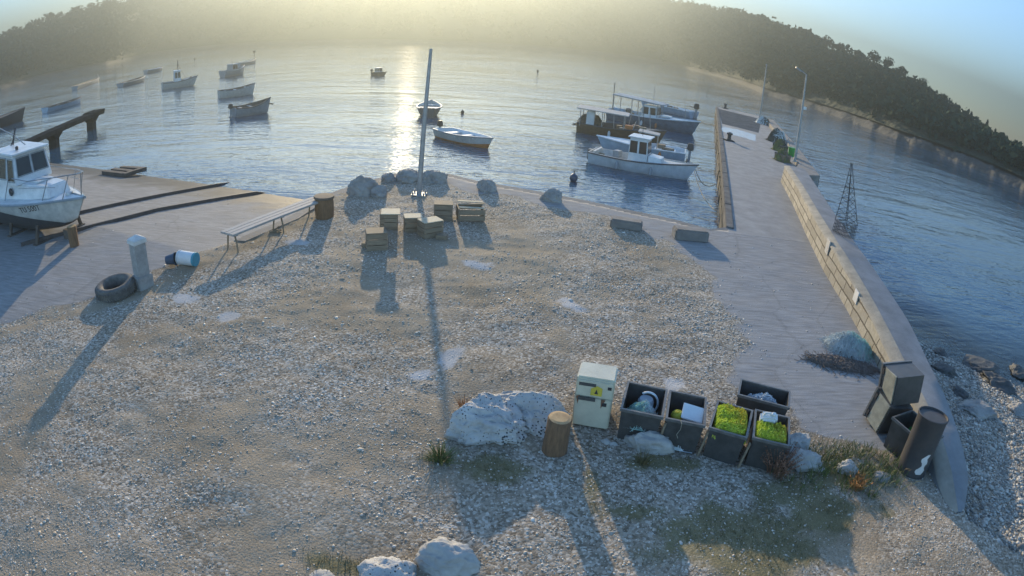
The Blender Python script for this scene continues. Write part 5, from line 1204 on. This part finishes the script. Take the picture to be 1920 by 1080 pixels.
# dinghies in the middle
t, L = boat_at('dinghy', 'white open dinghy with orange antifouling and an outboard, right of the mast', 'boat', (828, 256), (908, 277), MG, grow=1.08)
outer, _ = add_hull(t, L, 1.55, .45, .25, 'cream_paint', 'white_paint', 'grey_paint', bottom='orange_bottom', sheer=.35, rake=.3, transom=.85); outboard(t, -.02, .42, 'dark_steel', .95); thwarts(t, outer, (.25, .5, .75), 'white_paint', .22)
q = W(812, 216, WATER); t = thing('rowing_boat', 'dark round sterned rowing boat seen end on behind the mast', 'boat', (q.x-.15, q.y-1.6, WATER), R(95), MG)
outer, _ = add_hull(t, 3.4, 1.7, .62, .25, 'dark_hull', 'cream_paint', 'grey_paint', sheer=.4, transom=.6); thwarts(t, outer, (.2, .45, .7), 'white_paint', .24)
t, L = boat_at('motorboat', 'dark little cabin boat alone out in the glare, left of the sun glitter', 'boat', (699, 141), (724, 142), MG)
outer, _ = add_hull(t, L*.9, 1.4, .4, .25, 'dark_hull', 'dark_hull', 'dark_hull', sheer=.3); cabin(t, L*.25, L*.65, .5, .25, .95, 'grey_paint'); outboard(t, 0, .35)
t, L = boat_at('dinghy', 'grey open dinghy with an outboard and high bow, nearest of the left group', 'boat', (438, 219), (502, 211), MG)
outer, _ = add_hull(t, L, 1.7, .62, .2, 'grey_paint', 'dark_wood', 'dark_hull', sheer=.75, rake=.25, transom=.85); outboard(t, -.02, .5, 'dark_steel', 1.0); thwarts(t, outer, (.25, .5), 'weathered_wood', .22)
MB().tube([(L*.9, 0, .75), (L*1.15, -.1, .55)], .05, 6).build('bowsprit', 'dark_wood', t)
t, L = boat_at('dinghy', 'white wooden dinghy second from the front of the left group', 'boat', (410, 184), (474, 177), MG)
outer, _ = add_hull(t, L, 1.9, .66, .25, 'cream_paint', 'dark_wood', 'grey_paint', sheer=.75, rake=.25, transom=.75); thwarts(t, outer, (.25, .5, .75), 'white_paint', .24)
t, L = boat_at('motorboat', 'grey half decked boat with a low cuddy, behind the white dinghy', 'boat', (417, 145), (456, 139), MG)
outer, _ = add_hull(t, L, 2.0, .85, .25, 'grey_paint', 'grey_paint', 'cream_paint', sheer=.6); cabin(t, L*.35, L*.62, .65, .3, 1.7, 'grey_paint'); MB().tube([(L*.45, 0, 1.3), (L*.45, 0, 2.3)], .04, 6).build('mast', 'dark_steel', t)
t, L = boat_at('dinghy', 'thin pale boat with a pole, farthest of the left group', 'boat', (446, 124), (479, 118), MG)
outer, _ = add_hull(t, L, 1.6, .6, .25, 'grey_paint', 'cream_paint', 'cream_paint', sheer=.6); MB().tube([(L*.92, 0, .8), (L*.92, 0, 2.6)], .05, 6).build('pole', 'dark_steel', t); MB().box((L*.92, 0, 2.4), (.5, .3, .4)).build('lantern', 'dark_steel', t)
t, L = boat_at('fishing_boat', 'pale fishing boat with an upright wheelhouse and mast in the left of the bay', 'boat', (304, 168), (364, 160), MG)
outer, _ = add_hull(t, L, 2.0, .75, .3, 'cream_paint', 'grey_paint', 'dark_hull', sheer=.55, rake=.5); cabin(t, L*.38, L*.58, .62, .3, 2.1, 'white_paint', .1, True, True, 'white_paint')
MB().tube([(L*.5, 0, 2.1), (L*.5, 0, 3.4)], .05, 6).tube([(L*.5, 0, 2.9), (L*.75, 0, 1.0)], .02, 5).build('mast', 'dark_steel', t); MB().lathe([(.12, 0), (.16, .15), (.1, .3)], 10, (L*.9, 0, .85)).build('windlass', 'dark_steel', t)
deck_over(t, outer, 12, 18, .04, 'grey_paint')
t, L = boat_at('rowing_boat', 'long low open boat with a pale gunwale left of the wheelhouse boat', 'boat', (225, 163), (271, 151), MG)
outer, _ = add_hull(t, L, 1.8, .5, .25, 'grey_paint', 'dark_wood', 'cream_paint', sheer=.4); thwarts(t, outer, (.3, .6), 'cream_paint', .3)
t, L = boat_at('rowing_boat', 'low boat under a flat blue cover, farthest left of the wheelhouse boat', 'boat', (273, 138), (304, 132), MG)
outer, _ = add_hull(t, L, 1.8, .6, .25, 'grey_paint', 'grey_paint', 'grey_paint', sheer=.3); deck_over(t, outer, 1, 17, -.05, 'blue_paint')
t, L = boat_at('rowing_boat', 'pale green boat riding low, between the jetty and the far shore', 'boat', (140, 168), (186, 151), MG)
outer, _ = add_hull(t, L, 1.8, .55, .25, 'grey_paint', 'dark_wood', 'grey_paint', sheer=.4); thwarts(t, outer, (.3, .6), 'cream_paint', .3); MB().tube([(L*.95, 0, .7), (L*.95, 0, 1.5)], .04, 6).build('bow_post', 'cream_paint', t)
t, L = boat_at('rowing_boat', 'open boat with a long straight gunwale, just beyond the end of the jetty', 'boat', (84, 212), (150, 193), MG)
outer, _ = add_hull(t, L, 1.7, .55, .25, 'pale_blue', 'dark_wood', 'dark_hull', sheer=.5); thwarts(t, outer, (.2, .45, .7), 'weathered_wood', .25)
t, L = boat_at('fishing_boat', 'dark hulled boat cut off by the left edge of the picture behind the jetty', 'boat', (-70, 262), (42, 226), MG)
outer, _ = add_hull(t, L, 2.4, .95, .4, 'dark_hull', 'dark_hull', 'dark_hull', sheer=.5, rake=.5); deck_over(t, outer, 10, 18, .05, 'dark_wood')
# buoys
for u, v, r0, m, lab in ((1075, 340, .17, 'navy_plastic', 'dark round mooring buoy off the stern of the white cabin boat'), (867, 213, .13, 'dark_steel', 'small dark buoy beyond the white dinghy'), (1008, 135, .2, 'dark_steel', 'tiny buoy far out in the middle of the bay'), (365, 112, .25, 'dark_steel', 'small upright marker buoy beyond the wheelhouse boat')):
    q = W(u, v, WATER); t = thing('mooring_buoy', lab, 'buoy', (q.x, q.y, WATER), 0, 'mooring buoys')
    MB().lathe([(0, -.05), (r0*.7, 0), (r0, r0*.7), (r0*.9, r0*1.4), (r0*.4, r0*1.9), (0, r0*2)], 14, cap=False).build('float', m, t, smooth=True)
    MB().lathe([(r0*.12, r0*1.9), (r0*.12, r0*2.5), (0, r0*2.6)], 8).build('eye', 'dark_steel', t)

# ------------------------------------------------------------------ on the pier
def lamp(u, v, ut, vt, z, name, lab, arm=True):
    b = W(u, v, z); hh = max(3.5, (far(ut, vt, math.hypot(b.x, b.y)).z-z)); t = thing(name, lab, 'street lamp', (b.x, b.y, z), 0, 'lamp posts on the pier')
    tt = far(ut, vt, math.hypot(b.x, b.y)); ln = Vector((tt.x-b.x, tt.y-b.y, hh)); 
    MB().tube([(0, 0, 0), ln*.5, ln], [.075, .06, .04], 10).build('shaft', 'galvanised', t, smooth=True)
    MB().lathe([(.14, 0), (.14, .04), (.08, .06), (.075, .4)], 10).build('base', 'galvanised', t)
    if arm:
        MB().tube([ln, ln+Vector((-.35, .05, .16))], .03, 8).build('arm', 'galvanised', t)
        MB().box(ln+Vector((-.48, .05, .19)), (.42, .17, .07), Matrix.Rotation(R(22), 3, 'Y')).build('lamp_head', 'grey_paint', t, bevel=.02)
        MB().box(ln*.62+Vector((.12, 0, 0)), (.26, .04, .16)).build('small_sign', 'sign_white', t)
    else: MB().lathe([(.05, 0), (.09, .08), (.06, .2)], 10, ln).build('lamp_head', 'grey_paint', t)
    return t
lamp(1490, 303, 1512, 140, .3, 'street_lamp', 'thin lamp post with a short arm standing on the pier ledge, the nearer one')
lamp(1424, 222, 1437, 124, .3, 'street_lamp', 'plain lamp post near the head of the pier, the farther one', False)
for u, v, lab in ((1356, 203, 'small dark mooring bollard at the far left corner of the pier head'), (1361, 263, 'small dark mooring bollard on the left edge of the pier beyond the puddle')):
    q = W(u, v); t = thing('mooring_bollard', lab, 'bollard', (q.x+.2, q.y, 0.02), 0, 'mooring bollards'); MB().lathe([(.22, 0), (.22, .05), (.13, .1), (.12, .34), (.2, .4), (.2, .48), (0, .54)], 14).build('casting', 'dark_steel', t, smooth=True); MB().box((0, 0, 0), (.6, .6, .06)).build('base_plate', 'wet_concrete', t)
def pcrate(u, v, wd, dp, hh, lab, m, rz_=R(-72), z=0.0):
    q = W(u, v, z); t = thing('fish_crate', lab, 'crate', (q.x, q.y, z), rz_, 'crates of nets on the pier'); tub_parts(t, wd, dp, hh, tp=.92, wall=m); return q
q = pcrate(1466, 302, .8, .6, .42, 'pale slatted crate at the near end of the pile by the wall end', 'crate_wood'); net_heap('fishing_net', 'olive green net overflowing the pale slatted crate on the pier', None, (q.x, q.y, .03), R(-72), .5, .4, .62, 300, 'net_olive', 'net_brown', 61, r=.012)
q = pcrate(1462, 283, .9, .6, .42, 'dark crate in the middle of the pile on the pier', 'black_plastic'); net_heap('fishing_net', 'yellow green net in the dark crate in the middle of the pier pile', None, (q.x, q.y, .03), R(-72), .55, .45, .66, 300, 'net_olive', 'net_dark', 63, r=.012)
q = pcrate(1456, 266, .9, .7, .45, 'black crate of gear at the far end of the pile on the pier', 'black_plastic'); net_heap('fishing_net', 'black net with white floats on the far end of the pier pile', None, (q.x, q.y, .03), R(-72), .7, .7, .80, 380, 'net_dark', 'net_pale', 65, r=.014)
q = W(1430, 232); net_heap('fishing_net', 'small pile of pale gear near the farther lamp post', None, (q.x, q.y, 0), R(-72), .8, .6, .6, 200, 'net_pale', 'net_dark', 67, r=.02)
q = W(1487, 292, .3); t = thing('fishing_gear', 'green plastic bin with poles standing at the foot of the nearer lamp post', 'gear', (q.x-.25, q.y-.3, .3)); MB().lathe([(.22, 0), (.26, .5)], 16).build('bin', 'green_plastic', t, smooth=True); MB().tube([(0, 0, .1), (-.35, .1, 1.0)], .02, 6).tube([(.05, 0, .1), (.25, .1, .95)], .02, 6).build('poles', 'galvanised', t)
# wire frame tower on the wall
q = W(1588, 448, .66); zt = .70; tp = far(1605, 309, math.hypot(q.x, q.y)); hh = tp.z-zt; sh = Vector((tp.x-q.x, tp.y-q.y, 0))
t = thing('wire_trap', 'tall wire frame cage tapering to a point on top of the wall', 'trap', (q.x-.14, q.y+.03, zt), R(18))
def sq(s, z, c=(0, 0)): return [(c[0]+sx*s, c[1]+sy*s, z) for sx, sy in ((-1, -1), (1, -1), (1, 1), (-1, 1))]
ba = MB()
for z, s in ((.02, .26), (.12, .255), (.22, .25), (.32, .245), (.42, .24)):
    r4 = sq(s, z); 
    for i in range(4): ba.tube([r4[i], r4[(i+1) % 4]], .008, 4)
for i in range(9):
    f = -1+2*i/8
    for a, b in (((f*.26, -.26, .02), (f*.24, -.24, .42)), ((f*.26, .26, .02), (f*.24, .24, .42)), ((-.26, f*.26, .02), (-.24, f*.24, .42)), ((.26, f*.26, .02), (.24, f*.24, .42))): ba.tube([a, b], .006, 4)
ba.build('basket', 'dark_steel', t)
tw = MB(); sl_ = Matrix.Rotation(-R(18), 3, 'Z') @ sh
prev = None
for k_ in range(11):
    f = k_/10; z = .42+(hh-.42)*f; s = .235*(1-f)**1.15+.015; c = (sl_.x*f, sl_.y*f); r4 = sq(s, z, c)
    for i in range(4):
        if k_ % 2 == 0: tw.tube([r4[i], r4[(i+1) % 4]], .006, 4)
        if prev: tw.tube([prev[i], r4[i]], .010, 4)
        if prev and k_ < 8: tw.tube([prev[i], r4[(i+1) % 4]], .006, 4)
    prev = r4
tw.build('tapering_frame', 'dark_steel', t)
# mooring lines
for (a, b, sg, lab) in ((W(1304, 318, -.05), W(1341, 345, -.2), .35, 'slack mooring line from the white cabin boat to the pier'), (W(1302, 322, -.1), W(1339, 392, -.5), .25, 'second slack line from the white cabin boat trailing to the pier foot'), (W(1310, 222, -.2), W(1337, 232, -.1), .2, 'mooring line from the far motorboat to the pier')):
    o = MB().tube(curve_pts(a, b, sg, 12), .02, 5).build('mooring_line', 'rope'); tag(o, lab, 'rope', 'mooring lines')

# ------------------------------------------------------------------ plants
def tuft(name, label, u, v, n, hh, spread, m, cat='plant', heads=None):
    q = W(u, v); t = thing(name, label, cat, (q.x, q.y, 0)); mb = MB(); hd = MB(); rg = random.Random(u)
    for i in range(n):
        a = rg.uniform(0, 2*PI); r0 = rg.uniform(0, spread*.5); h_ = hh*rg.uniform(.5, 1.1); ln = rg.uniform(.1, .5)*spread+r0
        p0 = Vector((math.cos(a)*r0, math.sin(a)*r0, -.02)); p1 = Vector((math.cos(a)*ln*.8, math.sin(a)*ln*.8, h_*.6)); p2 = Vector((math.cos(a)*ln*1.25, math.sin(a)*ln*1.25, h_))
        mb.tube([p0, p1, p2], [.004, .003, .0015], 3, False)
        if heads:
            for k_ in range(5):
                c = p1.lerp(p2, .2+.2*k_); e = Vector((rg.uniform(-1, 1), rg.uniform(-1, 1), rg.uniform(-.3, 1))).normalized()*rg.uniform(.015, .035); s = e.orthogonal().normalized()*.008
                hd.add([c-s, c+e, c+s, c-e*.3], [(0, 1, 2, 3)])
    mb.build('stalks', m, t)
    if heads: hd.build('seed_heads', heads, t)
tuft('dry_weed', 'reddish brown dry weed at the front of the right end tub', 1456, 888, 110, .40, .30, 'dry_stalk', heads='dry_stalk')
tuft('dry_weed', 'orange dead plant drooping among the grass left of the drum', 1603, 918, 70, .20, .16, 'orange_stalk', heads='orange_stalk')
tuft('dry_weed', 'ochre dry grass tuft at the upper left of the big boulder', 872, 768, 60, .22, .16, 'orange_stalk')
tuft('grass_tuft', 'fresh green tuft at the left foot of the big boulder', 826, 862, 150, .16, .26, 'net_lime_grass' if 'net_lime_grass' in MT else 'grass_blades')
tuft('grass_tuft', 'yellow green tuft in the shade below the small grassy rocks', 1631, 934, 60, .12, .12, 'grass_blades')
tuft('grass_tuft', 'small weedy tuft in front of the low white rock', 1206, 868, 70, .16, .16, 'moss_blades')

# ------------------------------------------------------------------ loose stones, pebbles, grass
def ico():
    bm = bmesh.new(); bmesh.ops.create_icosphere(bm, subdivisions=1, radius=1.0); bm.verts.ensure_lookup_table()
    v = np.array([x.co[:] for x in bm.verts]); f = np.array([[q.index for q in x.verts] for x in bm.faces]); bm.free(); return v, f
IV, IF = ico()
def scatter_stones(name, P, sz, m, rng):
    n = len(P); k_ = len(IV)
    V = np.repeat(IV[None], n, 0)*(1+rng.uniform(-.28, .28, (n, k_, 1)))
    sc = np.stack([rng.uniform(.8, 1.35, n), rng.uniform(.65, 1.0, n), rng.uniform(.28, .52, n)], 1)*sz[:, None]
    V = V*sc[:, None, :]
    a = rng.uniform(0, 2*PI, n); tl = rng.normal(0, .25, n)
    ct, st2 = np.cos(tl)[:, None], np.sin(tl)[:, None]; y, z = V[..., 1]*ct-V[..., 2]*st2, V[..., 1]*st2+V[..., 2]*ct
    ca, sa_ = np.cos(a)[:, None], np.sin(a)[:, None]; x2, y2 = V[..., 0]*ca-y*sa_, V[..., 0]*sa_+y*ca
    V = np.stack([x2, y2, z], -1)+P[:, None, :]
    F = (IF[None]+(np.arange(n)*k_)[:, None, None]).reshape(-1, 3)
    return np_mesh(name, V.reshape(-1, 3), F, m)
def grid_at(Aq, x, y):
    ix = np.clip(np.searchsorted(xs, x)-1, 0, len(xs)-2); iy = np.clip(np.searchsorted(ys, y)-1, 0, len(ys)-2)
    fx_ = (x-xs[ix])/(xs[ix+1]-xs[ix]); fy_ = (y-ys[iy])/(ys[iy+1]-ys[iy])
    return (Aq[iy, ix]*(1-fx_)+Aq[iy, ix+1]*fx_)*(1-fy_)+(Aq[iy+1, ix]*(1-fx_)+Aq[iy+1, ix+1]*fx_)*fy_
def in_frame(x, y, z, pad=40):
    u, v = proj(np.stack([x, y, z], 1)); return (u > -pad) & (u < 1920+pad) & (v > -pad) & (v < 1080+pad)
n = 330000
x = RNG.uniform(-13, 9, n); y = RNG.uniform(2, 19, n)
d_ = np.hypot(x, y); keep = RNG.random(n) < np.clip(7.5/d_, .25, 1)
x, y = x[keep], y[keep]
dens = np.clip(1-grid_at(A['conc'], x, y)*1.0, .025, 1)*np.clip(1-grid_at(A['silt'], x, y)*.92, .05, 1)*np.clip(1.1-grid_at(A['earth'], x, y)*.75, .12, 1)*np.clip(1-grid_at(A['green'], x, y)*.6, .2, 1)
cl = fbm(x*.8, y*.8, 91, 3); dens *= np.clip((cl-.3)*2.6, .15, 1)
isb_ = grid_at(ISB.astype(float), x, y) > .5
k1 = (RNG.random(len(x)) < dens) & (~isb_); z = grid_at(Z, x, y); k1 &= (z > -.86) & in_frame(x, y, z)
P_ = np.stack([x, y, z+.001], 1)[k1]; szs = np.clip(RNG.lognormal(math.log(.0098), .42, len(P_)), .006, .045)*np.clip(np.hypot(P_[:, 0], P_[:, 1])/9, .9, 1.25)
stuff(scatter_stones('loose_gravel', P_, szs, 'loose_stones', RNG), 'loose pale limestone gravel scattered over the forecourt', 'gravel')
n = 60000
x = RNG.uniform(5.5, 16, n); y = RNG.uniform(1, 12, n); isb_ = grid_at(ISB.astype(float), x, y) > .5; z = grid_at(Z, x, y)
k1 = isb_ & (z > -1.05) & in_frame(x, y, z); P_ = np.stack([x, y, z+.006], 1)[k1]; szs = np.clip(RNG.lognormal(math.log(.022), .45, len(P_)), .01, .09)
stuff(scatter_stones('beach_pebble_cover', P_, szs, 'beach_pebbles', RNG), 'pale pebbles covering the beach outside the wall', 'pebbles')
def blades(name, x, y, z, hh, m, rng, lab):
    n = len(x); a = rng.uniform(0, 2*PI, n); wv = np.stack([np.cos(a), np.sin(a), np.zeros(n)], 1)*rng.uniform(.003, .006, (n, 1)); ln = rng.uniform(.2, .8, n)*hh; b = rng.uniform(0, 2*PI, n)
    p0 = np.stack([x, y, z-.01], 1); mid = p0+np.stack([np.cos(b)*ln*.35, np.sin(b)*ln*.35, hh*.65], 1); tip = p0+np.stack([np.cos(b)*ln, np.sin(b)*ln, hh], 1)
    V = np.stack([p0-wv, p0+wv, mid+wv*.7, mid-wv*.7, tip+wv*.1, tip-wv*.1], 1).reshape(-1, 3); o6 = (np.arange(n)*6)[:, None]
    F = np.concatenate([o6+np.array([[0, 1, 2, 3]]), o6+np.array([[3, 2, 4, 5]])], 0)
    return stuff(np_mesh(name, V, F, m), lab, 'grass')
n = 90000; x = RNG.uniform(-3, 8, n); y = RNG.uniform(2.2, 8, n); gr = grid_at(A['green'], x, y); z = grid_at(Z, x, y)
q1 = W(1590, 880); near = sstep(1.3, .5, np.hypot((x-q1.x)/1.1, (y-q1.y)/.55))
isb_ = grid_at(ISB.astype(float), x, y) > .5
k1 = (RNG.random(n) < near*.95) & ~isb_ & (fbm(x*3, y*3, 95, 3) > .40); blades('grass', x[k1], y[k1], z[k1], RNG.uniform(.06, .20, k1.sum()), 'grass_blades', RNG, 'short green grass growing round the rocks near the end of the wall')
k1 = (RNG.random(n) < np.clip(gr-near, 0, 1)*.60) & ~isb_ & (fbm(x*4, y*4, 97, 3) > .42); blades('moss', x[k1], y[k1], z[k1], RNG.uniform(.02, .07, k1.sum()), 'moss_blades', RNG, 'thin brownish moss and weeds in patches on the gravel')
